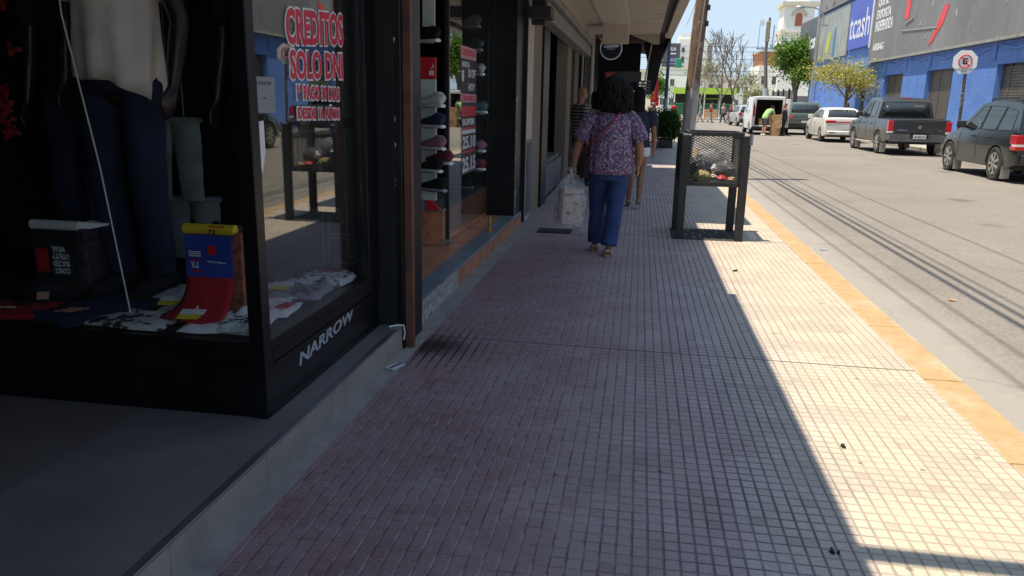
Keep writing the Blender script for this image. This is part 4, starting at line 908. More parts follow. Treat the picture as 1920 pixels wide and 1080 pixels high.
# ================================================================ PEOPLE
FT = bpy.data.textures.new('cloth_fold', 'CLOUDS'); FT.noise_scale = .11
def folds(o, s):
    q = o.modifiers.new('folds', 'DISPLACE'); q.texture = FT; q.strength = s; q.mid_level = .45
def person(label, loc, rz, H, pose={}, top=('tee', 'white_cloth'), bot=('trousers', 'denim'), hair=('short', 'dark_hair'), skin='skin', shoes='black_cloth', group=None, vox=.013, wide=1., cat='person'):
    t = thing('person', label, cat, (0, 0, 0), group)
    J = dict(pel=(0, 0, .52), wai=(0, 0, .61), che=(0, 0, .735), nek=(0, -.008, .83), hed=(0, .012, .925),
             shL=(-.108, 0, .80), elL=(-.135, -.012, .63), wrL=(-.14, .02, .48), shR=(.108, 0, .80), elR=(.135, -.012, .63), wrR=(.14, .02, .48),
             hiL=(-.052, 0, .50), knL=(-.056, .012, .28), anL=(-.056, -.012, .05), hiR=(.052, 0, .50), knR=(.056, .012, .28), anR=(.056, -.012, .05))
    J.update(pose); J = {k: Vector(v)*H for k, v in J.items()}; w = wide
    def S_(*r): return [(a*H, b*H) for a, b in r]
    b = MB()
    b.tube([J['pel']-Vector((0, 0, .03*H)), J['pel'], J['wai'], J['che'], J['che'].lerp(J['nek'], .55), J['nek']], S_((.085*w, .062*w), (.093*w, .066*w), (.078*w, .056*w), (.095*w, .062*w), (.07, .045), (.034, .034)), 16, rnd=True)
    b.tube([J['nek']-Vector((0, 0, .02*H)), J['hed']], [.033*H, .033*H], 12, rnd=True)
    hd = J['hed']; dirn = (J['hed']-J['nek']).normalized()
    b.ball(hd+Vector((0, 0, .008*H)), (.044*H, .053*H, .058*H), 16, 10); b.ball(hd+Vector((0, .018*H, -.03*H)), (.032*H, .034*H, .035*H), 12, 8)
    b.ball(hd+Vector((0, .058*H, -.008*H)), (.009*H, .012*H, .014*H), 8, 6)
    for s in (-1, 1): b.ball(hd+Vector((s*.046*H, 0, -.002*H)), (.007*H, .014*H, .02*H), 8, 6)
    for s, q in (('L', -1), ('R', 1)):
        sh, el, wr = J['sh'+s], J['el'+s], J['wr'+s]; hi, kn, an = J['hi'+s], J['kn'+s], J['an'+s]
        b.tube([sh, sh.lerp(el, .5), el, el.lerp(wr, .4), wr], [.031*H*w, .028*H*w, .022*H, .022*H, .0155*H], 10, rnd=True)
        d = (wr-el).normalized(); pm = wr+d*.045*H
        b.tube([wr, wr+d*.02*H, pm], [(.014*H, .012*H), (.018*H, .012*H), (.02*H, .011*H)], 10, rnd=True, ref=(0, 1, 0))
        for k in range(4):
            o = Vector((0, 1, 0))*(k-1.5)*.0098*H; ln = (.036, .043, .041, .032)[k]*H; p0 = pm+o; cu = Vector((-q*.006*H, 0, 0))
            b.tube([p0, p0+d*ln*.5+cu*.6, p0+d*ln*.95+cu*2], [.0062*H, .0056*H, .0048*H], 7, rnd=True)
        p0 = wr+d*.018*H+Vector((0, .016*H, 0)); b.tube([p0, p0+d*.02*H+Vector((-q*.004*H, .012*H, 0)), p0+d*.04*H+Vector((-q*.008*H, .012*H, 0))], [.0075*H, .0068*H, .0055*H], 7, rnd=True)
        b.tube([hi, hi.lerp(kn, .5), kn, kn.lerp(an, .35), an], [.052*H*w, .044*H*w, .032*H, .034*H, .019*H], 12, rnd=True)
        toe = an+Vector((0, .085*H, -.03*H)); b.tube([an+Vector((0, -.012*H, -.025*H)), an+Vector((0, .02*H, -.02*H)), toe], [.02*H, .021*H, .014*H], 10, rnd=True)
        sb = MB().tube([an+Vector((0, -.028*H, -.022*H)), an+Vector((0, .02*H, -.02*H)), toe+Vector((0, .012*H, 0))], [(.024*H, .024*H), (.027*H, .026*H), (.022*H, .017*H)], 10, rnd=True)
        sb.build('shoe', shoes, t, smooth=True)
    body = b.build('body', skin, t, remesh=min(vox, .0075*H))
    eb = MB()
    for s in (-1, 1): eb.ball(hd+Vector((s*.018*H, .05*H, .008*H)), .0055*H, 8, 6)
    eb.build('eyes', 'ink', t); MB().ball(hd+Vector((0, .05*H, -.034*H)), (.014*H, .006*H, .004*H), 8, 5).build('mouth', M('lips', (.3, .09, .08), .6), t)
    if top:
        b = MB(); g = .011
        b.tube([J['pel']+Vector((0, 0, -.02*H)), J['pel']+Vector((0, 0, .03*H)), J['wai'], J['che'], J['che'].lerp(J['nek'], .5), J['nek']-Vector((0, 0, .004*H))], S_((.098*w+g, .07*w+g), (.098*w+g*.8, .07*w+g*.6), (.086*w+g, .062*w+g), (.098*w+g, .066*w+g), (.075+g, .05+g), (.038, .038)), 18)
        for s in ('L', 'R'):
            sh, el, wr = J['sh'+s], J['el'+s], J['wr'+s]
            if top[0] == 'tee': b.tube([sh, sh.lerp(el, .4), sh.lerp(el, .72)], [.040*H*w, .040*H*w, .042*H*w], 12, rnd=False)
            elif top[0] == 'long': b.tube([sh, el, wr], [.040*H*w, .031*H, .025*H], 12)
            else: b.tube([sh.lerp(J['che'], .2), sh], [.04*H*w, .034*H*w], 12)
        q = b.build('top', top[1], t, remesh=vox); folds(q, .022*H/1.7)
    b = MB(); g = .008
    b.tube([J['pel']-Vector((0, 0, .045*H)), J['pel'], J['wai']-Vector((0, 0, .03*H))], S_((.09*w+g, .066*w+g), (.096*w+g, .069*w+g), (.086*w+g, .06*w+g)), 18)
    for s in ('L', 'R'):
        hi, kn, an = J['hi'+s], J['kn'+s], J['an'+s]
        if bot[0] == 'trousers': b.tube([hi, hi.lerp(kn, .5), kn, kn.lerp(an, .6), an], [.06*H*w, .052*H*w, .042*H, .038*H, .033*H], 12)
        elif bot[0] == 'shorts': b.tube([hi, hi.lerp(kn, .5), hi.lerp(kn, .88)], [.06*H*w, .054*H*w, .052*H*w], 12)
        else: b.tube([hi, hi.lerp(kn, .35)], [.062*H*w, .058*H*w], 12)
    q = b.build('shorts' if bot[0] != 'trousers' else 'trousers', bot[1], t, remesh=vox); folds(q, .018*H/1.7)
    if hair[0] != 'bald':
        b = MB().ball(hd+Vector((0, -.010*H, .018*H)), (.049*H, .053*H, .055*H), 16, 10)
        if hair[0] in ('long', 'bob'):
            ln = .12 if hair[0] == 'bob' else .26
            b.tube([hd+Vector((0, -.028*H, .02*H)), hd+Vector((0, -.045*H, -.06*H)), hd+Vector((0, -.06*H, -ln*H))], [(.048*H, .03*H), (.055*H, .028*H), (.045*H, .016*H)], 14, rnd=True)
        b.build('hair', hair[1], t, remesh=vox)
    return place(t, loc, rz)

# ---- the woman walking away
WX, WY = -.262, 7.25
WM = thing('person', 'woman with bushy dark hair in a purple print blouse, blue trousers and sandals', 'person', (WX, WY, 0))
def print_blouse():
    mt, t, p = nodes('print_blouse'); co = objco(t)
    v = N(t, 'ShaderNodeTexVoronoi'); v.inputs['Scale'].default_value = 80; L(t, co, v.inputs['Vector'])
    v2 = N(t, 'ShaderNodeTexVoronoi', feature='DISTANCE_TO_EDGE'); v2.inputs['Scale'].default_value = 46; L(t, co, v2.inputs['Vector'])
    s = N(t, 'ShaderNodeSeparateColor'); L(t, v.outputs['Color'], s.inputs[0])
    c = mixc(t, ramp(t, s.outputs[0], .3, .35), (.014, .012, .036), (.10, .055, .125)); c = mixc(t, ramp(t, s.outputs[1], .74, .78), c, (.36, .32, .42))
    c = mixc(t, ramp(t, s.outputs[2], .84, .86), c, (.28, .035, .08)); c = mixc(t, ramp(t, v2.outputs['Distance'], .06, .1, .55, 0.), c, (.26, .22, .31))
    L(t, c, p.inputs['Base Color']); p.inputs['Roughness'].default_value = .85; MATS['print_blouse'] = mt
print_blouse()
def w_(x, y, z): return (WX+x, WY+y, z)
b = MB()   # body
b.tube([w_(0, 0, .86), w_(0, 0, .92), w_(0, 0, 1.02), w_(0, 0, 1.2), w_(.01, -.01, 1.29), w_(.015, -.01, 1.36)], [(.17, .13), (.18, .13), (.16, .12), (.165, .12), (.12, .08), (.058, .055)], 20, rnd=True)
b.tube([w_(.015, -.01, 1.30), w_(.018, .01, 1.46)], .054, 12, rnd=True)
hd = w_(.018, .025, 1.52); b.ball(hd, (.073, .09, .105), 18, 12); b.ball((hd[0], hd[1]+.03, hd[2]-.055), (.055, .058, .06)); b.ball((hd[0], hd[1]+.095, hd[2]-.01), (.014, .02, .022))
for s in (-1, 1): b.ball((hd[0]+s*.075, hd[1], hd[2]-.01), (.012, .022, .034))
ARM = {-1: [(-.165, 0, 1.285), (-.235, -.01, 1.15), (-.287, -.02, 1.03), (-.315, 0, .93), (-.325, .02, .83)], 1: [(.175, 0, 1.28), (.225, -.01, 1.15), (.262, -.02, 1.02), (.272, .01, .92), (.262, .03, .84)]}
def hand(b, wr, d, side, curl):
    d = Vector(d).normalized(); wr = Vector(wr); pm = wr+d*.075; inn = Vector((-side, 0, 0))
    b.tube([wr-d*.01, wr+d*.03, pm], [(.024, .02), (.032, .017), (.036, .015)], 12, rnd=True, ref=(0, 1, 0))
    for k in range(4):
        p0 = pm+Vector((0, (k-1.5)*.0185, 0)); ln = (.056, .072, .069, .062)[3-k]
        a = p0+d*ln*.4+inn*ln*.18*curl; c = a+d*ln*.32*(1-.6*curl)+inn*ln*.42*curl; e = c+(-d*.2*curl+inn*.5*curl+d*(1-curl)*.4)*ln*.5
        b.tube([p0-d*.012, a, c, e], [.0095, .009, .0082, .0072], 8, rnd=True)
    p0 = wr+d*.03+Vector((0, .026, 0)); b.tube([p0, p0+d*.025+Vector((0, .016, 0))+inn*.01, p0+d*.052+Vector((0, .014, 0))+inn*.024], [.012, .0105, .0085], 8, rnd=True)
for s in (-1, 1):
    A = [w_(*q) for q in ARM[s]]; b.tube(A, [.055, .05, .044, .043, .027], 14, rnd=True)
    hand(b, A[-1], (0.01*s, .02, -1), s, .9 if s < 0 else .45)
LEG = {-1: [(-.088, .0, .80), (-.092, .07, .62), (-.098, .11, .45), (-.10, .13, .25), (-.105, .14, .085)], 1: [(.085, 0, .80), (.08, -.01, .62), (.07, -.03, .46), (.052, -.08, .27), (.035, -.125, .10)]}
for s in (-1, 1):
    A = [w_(*q) for q in LEG[s]]; b.tube(A, [.09, .08, .058, .052, .034], 14, rnd=True)
    an = Vector(A[-1]); tilt = -.05 if s < 0 else -.055
    b.tube([an+Vector((0, -.035, -.05)), an+Vector((0, .03, -.045)), an+Vector((0, .13, -.062+(0 if s < 0 else -.01))), an+Vector((0, .185, -.07+(0 if s < 0 else -.012)))], [(.032, .028), (.036, .03), (.044, .02), (.034, .013)], 14, rnd=True)
b.build('body', 'skin_tan', WM, remesh=.0065)
def cloth(name, rings, mat, parent, n=64, rip=(.0, 0), seed=0, so=.006):
    rnd = random.Random(seed); ph = [rnd.uniform(0, 6.3) for _ in range(8)]; vs = []; fs = []; k = len(rings)
    for i, (c, rx, ry, amp) in enumerate(rings):
        for j in range(n):
            a = 2*math.pi*j/n
            f = 1+amp*(math.sin(a*11+ph[0]+.5*math.sin(i*.6))*.5+math.sin(a*19+ph[1]+i*.22)*.35+math.sin(a*5+ph[2]-i*.3)*.4)
            vs.append((c[0]+rx*f*math.cos(a), c[1]+ry*f*math.sin(a), c[2]))
    for i in range(k-1):
        for j in range(n): fs.append((i*n+j, i*n+(j+1) % n, (i+1)*n+(j+1) % n, (i+1)*n+j))
    o = MB().add(vs, fs).build(name, mat, parent, smooth=True, ang=80)
    q = o.modifiers.new('thick', 'SOLIDIFY'); q.thickness = so; q.offset = 0
    q = o.modifiers.new('sub', 'SUBSURF'); q.levels = 1; q.render_levels = 1; return o
prof = [(.755, .185, .145, .03), (.765, .200, .155, .045), (.80, .214, .165, .05), (.86, .212, .165, .05), (.92, .205, .16, .05), (.98, .2, .155, .05), (1.04, .197, .152, .05), (1.10, .196, .15, .045), (1.16, .198, .15, .04), (1.22, .195, .146, .03), (1.265, .178, .13, .03), (1.30, .15, .105, .035), (1.325, .12, .088, .03), (1.335, .108, .08, .02)]
BL = cloth('blouse', [(w_(.005+.01*(z-.76), -.005, z), rx, ry, a) for z, rx, ry, a in prof], 'print_blouse', WM, seed=2)
for s in (-1, 1):
    A = [Vector(w_(*q)) for q in ((s*.13, 0, 1.285), (s*.185, -.005, 1.235), (s*.225, -.01, 1.17), (s*.255, -.012, 1.11), (s*.272, -.015, 1.075), (s*.278, -.017, 1.062))]
    r = [.075, .085, .088, .086, .074, .08]; vs = []; fs = []; n = 40; rnd = random.Random(s+5); ph = rnd.uniform(0, 6)
    for i, p in enumerate(A):
        d = (A[min(i+1, 5)]-A[max(i-1, 0)]).normalized(); e1 = Vector((0, 1, 0)); e2 = d.cross(e1)
        for j in range(n):
            a = 2*math.pi*j/n; f = r[i]*(1+(.05+.02*i)*.5*math.sin(a*9+ph+i*.3)+.03*math.sin(a*4+ph)); vs.append(p+e1*math.cos(a)*f+e2*math.sin(a)*f*.92)
    for i in range(5):
        for j in range(n): fs.append((i*n+j, i*n+(j+1) % n, (i+1)*n+(j+1) % n, (i+1)*n+j))
    o = MB().add(vs, fs).build('sleeve', 'print_blouse', WM, smooth=True, ang=80); q = o.modifiers.new('thick', 'SOLIDIFY'); q.thickness = .006
b = MB().tube([w_(0, 0, .70), w_(0, 0, .80), w_(0, 0, .90)], [(.185, .14), (.19, .145), (.165, .125)], 24)
for s in (-1, 1):
    A = [w_(*q) for q in LEG[s]]; b.tube(A, [.102, .097, .08, .076, .078], 18)
o = b.build('trousers', M('navy_denim', (.018, .042, .14), .85, var=.3, vs=6, bmp=.5, bs=14), WM, remesh=.011)
# folds
tx = bpy.data.textures.new('fold', 'CLOUDS'); tx.noise_scale = .09; q = o.modifiers.new('folds', 'DISPLACE'); q.texture = tx; q.strength = .012; q.mid_level = .5
for s in (-1, 1):
    an = Vector(w_(*LEG[s][-1])); b = MB(); z = an.z-.092 if s < 0 else an.z-.1
    b.prism([(an.x-.03, an.y-.06, z), (an.x+.03, an.y-.06, z), (an.x+.042, an.y+.05, z), (an.x+.046, an.y+.14, z), (an.x+.02, an.y+.205, z), (an.x-.02, an.y+.205, z), (an.x-.046, an.y+.14, z), (an.x-.042, an.y+.05, z)], (0, 0, .026))
    so = b.build('sandal', M('sandal_tan', (.36, .24, .16), .7), WM, bevel=.006)
    for dy, w, h in ((-.058, .036, .04), (-.03, .042, .055), (.05, .046, .05), (.10, .05, .042), (.145, .048, .034)):
        b = MB(); b.tube([(an.x-w, an.y+dy, z+.02), (an.x-w*.7, an.y+dy, z+.02+h*.75), (an.x, an.y+dy, z+.022+h), (an.x+w*.7, an.y+dy, z+.02+h*.75), (an.x+w, an.y+dy, z+.02)], [(.011, .004)]*5, 8, ref=(0, 1, 0)); b.build('strap', M('strap_tan', (.46, .32, .22), .7), so, smooth=True)
    b = MB(); b.tube([(an.x-.034, an.y-.03, z+.06), (an.x-.02, an.y-.07, z+.062), (an.x+.02, an.y-.07, z+.062), (an.x+.034, an.y-.03, z+.06)], [(.011, .004)]*4, 8, ref=(0, 0, 1))
    b.build('strap', M('strap_tan', (.46, .32, .22), .7), so, smooth=True)
# hair
b = MB().ball(w_(.018, -.005, 1.515), (.138, .125, .128), 24, 14); b.tube([w_(.02, -.02, 1.48), w_(.022, -.035, 1.40), w_(.024, -.04, 1.345)], [(.15, .105), (.15, .1), (.135, .085)], 20, rnd=True)
rnd = random.Random(3); HR = b
for k in range(1500):
    a = rnd.uniform(0, 6.283); e = rnd.uniform(-.55, 1); c = Vector(w_(.02, -.015, 1.475)); rr = math.sqrt(max(0, 1-max(e, 0)**2))
    if math.sin(a) > .7 and e < .5: continue
    p = c+Vector((math.cos(a)*rr*.148, math.sin(a)*rr*.128, e*.17)); ln = rnd.uniform(.04, .10); o2 = Vector((math.cos(a), math.sin(a), 0))*rnd.uniform(.0, .016)
    w1 = Vector((rnd.gauss(0, .009), rnd.gauss(0, .009), 0)); q1 = p+o2+w1+Vector((math.cos(a)*.25, math.sin(a)*.25, -.85))*ln*.5; q2 = p+o2*1.5-w1+Vector((0, 0, -1))*ln+Vector((rnd.gauss(0, .008), rnd.gauss(0, .008), 0))
    if q2.z < 1.31: q2.z = 1.31+rnd.uniform(0, .02); q1.z = max(q1.z, 1.335)
    HR.tube([p, q1, q2], [.0045, .005, .002], 4)
folds(HR.build('hair', 'dark_hair', WM, remesh=.0055), .008)
# shoulder strap across the back
b = MB().tube([w_(.095, -.02, 1.345), w_(.07, -.105, 1.305), w_(.02, -.160, 1.235), w_(-.06, -.178, 1.155), w_(-.14, -.155, 1.07), w_(-.20, -.105, 1.01), w_(-.232, -.03, .97), w_(-.235, .03, .94)], [(.022, .006)]*8, 10, ref=(.6, 0, .8))
b.build('bag_strap', M('strap_red', (.36, .02, .035), .7), WM, smooth=True)
b = MB().box(WX-.25, WX-.17, WY-.03, WY+.14, .70, .93); b.build('shoulder_bag', M('bag_dark', (.03, .012, .018), .6), WM, bevel=.03, seg=3)
# shopping bag held in the hand
SB = thing('shopping_bag', 'clear plastic bag with a printed cardboard box held in the hand of the woman', 'bag', (WX-.345, WY+.02, .24))
def cb_mat():
    mt, t, p = nodes('printed_box'); co = objco(t); s = N(t, 'ShaderNodeSeparateXYZ'); L(t, co, s.inputs[0])
    f = math_(t, 'MULTIPLY', ramp(t, noise(t, 28, 3, co), .56, .6), ramp(t, math_(t, 'ABSOLUTE', math_(t, 'SUBTRACT', s.outputs[2], .2)), .07, .08, 1., 0.))
    c = mixc(t, f, (.52, .38, .30), (.16, .08, .07))
    c = mixc(t, ramp(t, math_(t, 'ABSOLUTE', math_(t, 'SUBTRACT', s.outputs[2], .315)), .012, .014, .8, 0.), c, (.10, .05, .045)); L(t, c, p.inputs['Base Color']); p.inputs['Roughness'].default_value = .8; MATS['printed_box'] = mt
cb_mat()
cx, cy = WX-.35, WY+.02
b = MB().obox((cx, cy, .44), (.20, .16, .33), (0, .05, .42)); b.build('box', 'printed_box', SB, bevel=.004)
vs = []; fs = []; n = 36; rnd = random.Random(6)
pf = [(.245, .02, .016), (.25, .125, .105), (.30, .145, .12), (.45, .145, .122), (.60, .14, .12), (.66, .105, .08), (.72, .05, .03), (.755, .022, .018), (.80, .045, .035)]
for i, (z, rx, ry) in enumerate(pf):
    for j in range(n):
        a = 2*math.pi*j/n; cc, ss = math.cos(a), math.sin(a); sq = (abs(cc)**4+abs(ss)**4)**-.25 if 0 < i < 6 else 1
        f = 1+rnd.uniform(-.05, .05); x, y = rx*cc*sq*f, ry*ss*sq*f; q = .42
        vs.append((cx+x*math.cos(q)-y*math.sin(q)+(.02*(z-.45) if z > .45 else 0), cy+x*math.sin(q)+y*math.cos(q), z+rnd.uniform(-.008, .008)))
for i in range(len(pf)-1):
    for j in range(n): fs.append((i*n+j, i*n+(j+1) % n, (i+1)*n+(j+1) % n, (i+1)*n+j))
MB().add(vs, fs).build('bag', 'poly_bag', SB, smooth=True, ang=20)
MB().tube([(cx+.01, cy, .74), (cx+.005, cy, .77), (cx+.02, cy, .80)], [.022, .024, .018], 10, rnd=True).build('bag_neck', M('bag_white', (.55, .58, .6), .3), SB, smooth=True)

# ---- others on the pavement
person('woman with very long dark hair in dark top and white shorts walking ahead', (-.03, 10.75, 0), R(-4), 1.62,
       dict(knL=(-.05, .08, .29), anL=(-.048, .06, .055), knR=(.05, .0, .29), anR=(.05, -.13, .085)), ('tee', M('dark_top', (.025, .028, .045), .9)), ('hot', 'white_cloth'), ('long', 'dark_hair'), 'skin_tan', M('olive_shoe', (.22, .22, .12), .7))
person('bald man in black and grey striped shirt standing by the shop front', (-1.0, 13.2, 0), R(-60), 1.66, {}, ('tee', stripes('striped_shirt', (.015, .016, .016), (.22, .23, .21), 19)), ('trousers', 'black_cloth'), ('bald', ''), 'skin_tan')
person('person in pale blue shirt just ahead of the striped shirt', (-.80, 13.9, 0), R(10), 1.6, {}, ('tee', M('sky_shirt', (.24, .32, .4), .9)), ('trousers', 'denim'), ('bob', 'dark_hair'))
person('person in black top walking under the awning', (-.16, 20.5, 0), R(0), 1.66, {}, ('tee', 'black_cloth'), ('trousers', 'black_cloth'), ('short', 'dark_hair'))
# ---- at the van
person('man in light green tee and grey shorts bending over the cartons', (6.36, 42.35, -.12), R(-52), 1.74,
       dict(wai=(0, .02, .60), che=(0, .125, .70), nek=(0, .20, .765), hed=(0, .265, .81), shL=(-.1, .16, .745), shR=(.1, .17, .75), elL=(-.11, .24, .60), elR=(.11, .25, .605), wrL=(-.09, .36, .575), wrR=(.09, .37, .58), knL=(-.056, .03, .28), knR=(.056, -.01, .28), anR=(.056, -.05, .05)),
       ('tee', M('lime_tee', (.30, .50, .20), .9)), ('shorts', M('short_grey', (.075, .075, .085), .9)), ('short', 'dark_hair'), 'skin', 'white_plastic')
person('man in charcoal tee and black trousers standing by the stacked cartons', (7.36, 42.6, -.12), R(70), 1.66,
       dict(elL=(-.12, .09, .63), wrL=(-.08, .2, .6), elR=(.13, .06, .63), wrR=(.12, .18, .58)), ('tee', M('charcoal_tee', (.03, .035, .045), .9)), ('trousers', 'black_cloth'), ('short', 'brown_hair'), 'skin')
# ---- crossing the street far off
WALK = dict(knL=(-.05, .07, .29), anL=(-.05, .11, .055), knR=(.05, .0, .29), anR=(.05, -.14, .08), elL=(-.13, -.04, .64), wrL=(-.135, -.05, .49), elR=(.13, .03, .64), wrR=(.135, .1, .52))
PG = 'people crossing at the corner'
M('shirt_slate', (.2, .22, .32), .9); M('maroon', (.28, .03, .04), .9); M('rose', (.5, .3, .32), .9); M('jean_blue', (.1, .15, .25), .9)
for x, y, H, rz, top, bot, hair, lab in (
    (4.95, 68.2, 1.64, 75, ('tee', 'shirt_slate'), ('shorts', 'shirt_slate'), ('short', 'dark_hair'), 'person in slate blue shirt stepping across behind the pole'),
    (5.75, 68.0, 1.74, -80, ('tank', 'maroon'), ('trousers', 'grey_cloth'), ('short', 'dark_hair'), 'man in maroon vest and grey trousers mid stride'),
    (6.95, 69.5, 1.66, 40, ('tee', 'rose'), ('trousers', 'denim'), ('bob', 'grey_hair'), 'person in rose top and dark trousers at the crossing'),
    (7.35, 67.6, 1.55, 60, ('tee', 'red_cloth'), ('hot', 'rose'), ('long', 'brown_hair'), 'woman in red top beside the man in the red vest'),
    (7.62, 67.0, 1.76, 70, ('tank', 'maroon'), ('shorts', 'jean_blue'), ('short', 'brown_hair'), 'man in red vest and blue shorts near the silver car'),
    (2.95, 74.0, 1.65, 20, ('tee', 'red_cloth'), ('trousers', 'jean_blue'), ('short', 'dark_hair'), 'person in orange red shirt left of the leaning pole')):
    person(lab, (x, y, -.12), R(rz), H, WALK, top, bot, hair, 'skin', group=PG, vox=.02)
person('girl in pink dress walking with the couple in red', (7.1, 67.2, -.12), R(60), 1.1, WALK, ('tee', M('pink_dress', (.6, .3, .35), .9)), ('hot', 'rose'), ('bob', 'brown_hair'), 'skin', group=PG, vox=.016)
person('person in navy top leaning in the doorway of the blue building', (12.05, 49.4, 0), R(100), 1.68, {}, ('tank', M('navy_top', (.02, .03, .09), .9)), ('trousers', 'black_cloth'), ('long', 'brown_hair'))

# ---- mannequins in the shop window
def mannequin(x, y, z, rz, top, bot, label, H=1.86, pose={}):
    t = person(label, (x, y, z), rz, H, pose, top, bot, ('bald', ''), 'mannequin_skin', 'black_cloth', None, .014, .86, 'mannequin'); t.name = 'mannequin'; return t
M('denim_dark', (.014, .02, .05), .9, var=.4, vs=9, bmp=.3, bs=120)
mq = mannequin(-2.335, 3.28, .46, R(176), ('tee', M('mannequin_shirt', (.85, .74, .66), .9, var=.12, vs=7, bmp=.6, bs=9)), ('trousers', 'denim_dark'), 'dark brown mannequin in untucked white shirt and dark jeans', 1.98, dict(elL=(-.165, -.0, .63), wrL=(-.16, .03, .50), elR=(.15, -.02, .63), wrR=(.15, 0, .5)))
vs = []; fs = []; n = 48; o = mq.location
for i in range(9):
    q = i/8
    for j in range(n):
        a = 2*math.pi*j/n; c = math.cos(a); tail = .10*max(0, -c)**1.5*q+.02*q
        rx = .194+.006*q+.014*math.sin(a*7+q*2)*q+.006*math.sin(a*4+q*5); ry = .145+.010*q+.012*math.sin(a*9+q)*q
        vs.append((o.x+rx*c, o.y+ry*math.sin(a), o.z+1.50-.48*q-tail))
for i in range(8):
    for j in range(n): fs.append((i*n+j, i*n+(j+1) % n, (i+1)*n+(j+1) % n, (i+1)*n+j))
q = MB().add(vs, fs).build('shirt_hem', 'mannequin_shirt', mq, smooth=True, ang=80).modifiers.new('thick', 'SOLIDIFY'); q.thickness = .004
mannequin(-1.86, 3.72, .46, R(170), ('tee', 'black_cloth'), ('trousers', 'black_cloth'), 'mannequin in all black clothes next to the corner post', 1.9)
mannequin(-2.75, 3.55, .46, R(185), ('tee', 'black_cloth'), ('trousers', 'denim_dark'), 'mannequin in black top at the left of the window', 1.86)
# ================================================================ VEHICLES
def carpaint(name, col, rough=.28, dust=(.22, .19, .15), amt=.35):
    mt, t, p = nodes(name); co = objco(t); s = N(t, 'ShaderNodeSeparateXYZ'); L(t, co, s.inputs[0])
    f = math_(t, 'MULTIPLY', ramp(t, s.outputs[2], .25, .95, 1., .12), ramp(t, noise(t, 3, 5, co, .65), .3, .7, .3, 1.))
    L(t, mixc(t, math_(t, 'MULTIPLY', f, amt), col, dust), p.inputs['Base Color'])
    L(t, math_(t, 'MULTIPLY_ADD', f, .3, rough), p.inputs['Roughness']); p.inputs['Coat Weight'].default_value = .5; p.inputs['Coat Roughness'].default_value = .08
    p.inputs['Metallic'].default_value = .15; MATS[name] = mt; return mt
M('car_glass', (.018, .022, .026), .04, var=0, spec=.8)
M('car_glass_light', (.02, .026, .03), .04, var=0, spec=.6)
M('tyre', (.03, .029, .028), .8, var=.3, dirt=(.10, .09, .075), ds=5); M('rim', (.5, .49, .47), .35, .7, var=.15); M('dark_plastic', (.02, .02, .021), .6, var=.2)
M('lamp_red', (.5, .012, .02), .15, var=.1, coat=.6); M('lamp_white', (.7, .68, .66), .15, var=.05); M('chrome', (.7, .7, .7), .15, 1., var=0)
M('plate_white', (.6, .6, .6), .4, var=.05); M('mud_flap', (.42, .39, .34), .8, var=.15)
def interp(pl):
    def f(y):
        if y <= pl[0][0]: return pl[0][1]
        for (a, b), (c, d) in zip(pl, pl[1:]):
            if y <= c: return b+(d-b)*(y-a)/(c-a) if c > a else d
        return pl[-1][1]
    return f
def shell(b, ys, top, bot, hw, rows=9, cr=5, crown=.025):
    rings = []
    for y in ys:
        zb, zt = bot(y), top(y); ring = []
        zs = [zb+(zt-zb)*k/rows for k in range(rows+1)]
        for z in zs: ring.append((-hw(y, z), y, z))
        w = hw(y, zt)
        for k in range(1, cr): x = -w+2*w*k/cr; ring.append((x, y, zt+crown*(1-(x/w)**2) if w > .01 else zt))
        for z in zs[::-1]: ring.append((hw(y, z), y, z))
        rings.append(ring)
    n = len(rings[0]); base = len(b.v); b.v += [p for r in rings for p in r]
    for i in range(len(rings)-1):
        for j in range(n): b.f.append((base+i*n+j, base+i*n+(j+1) % n, base+(i+1)*n+(j+1) % n, base+(i+1)*n+j))
    b.f.append(tuple(base+j for j in range(n))); b.f.append(tuple(base+(len(rings)-1)*n+j for j in range(n)))
def wheel(t, x, y, r, side, spokes, mat='rim', width=.21):
    rim = MB(); xo = side*width*.42
    rim.lathe((x, y, r), [(r*.62, side*width*.40), (r*.66, side*width*.46), (r*.60, side*width*.44), (r*.58, side*width*.2), (r*.2, side*width*.2)], 28, 'X')
    for k in range(spokes):
        a = 2*math.pi*k/spokes; rim.obox((x+xo, y+math.cos(a)*r*.34, r+math.sin(a)*r*.34), (.03, r*.56, r*.15), (a, 0, 0))
    rim.lathe((x, y, r), [(.0, side*width*.30), (r*.16, side*width*.30), (r*.15, side*width*.46), (.0, side*width*.47)], 16, 'X')
    w = rim.build('wheel', mat, t, smooth=True, ang=30)
    MB().lathe((x, y, r), [(r*.66, -width*.42), (r*.88, -width*.5), (r*.985, -width*.42), (r, -width*.2), (r, width*.2), (r*.985, width*.42), (r*.88, width*.5), (r*.66, width*.47), (r*.62, width*.3), (r*.62, -width*.3)], 36, 'X').build('tyre', 'tyre', w, smooth=True)
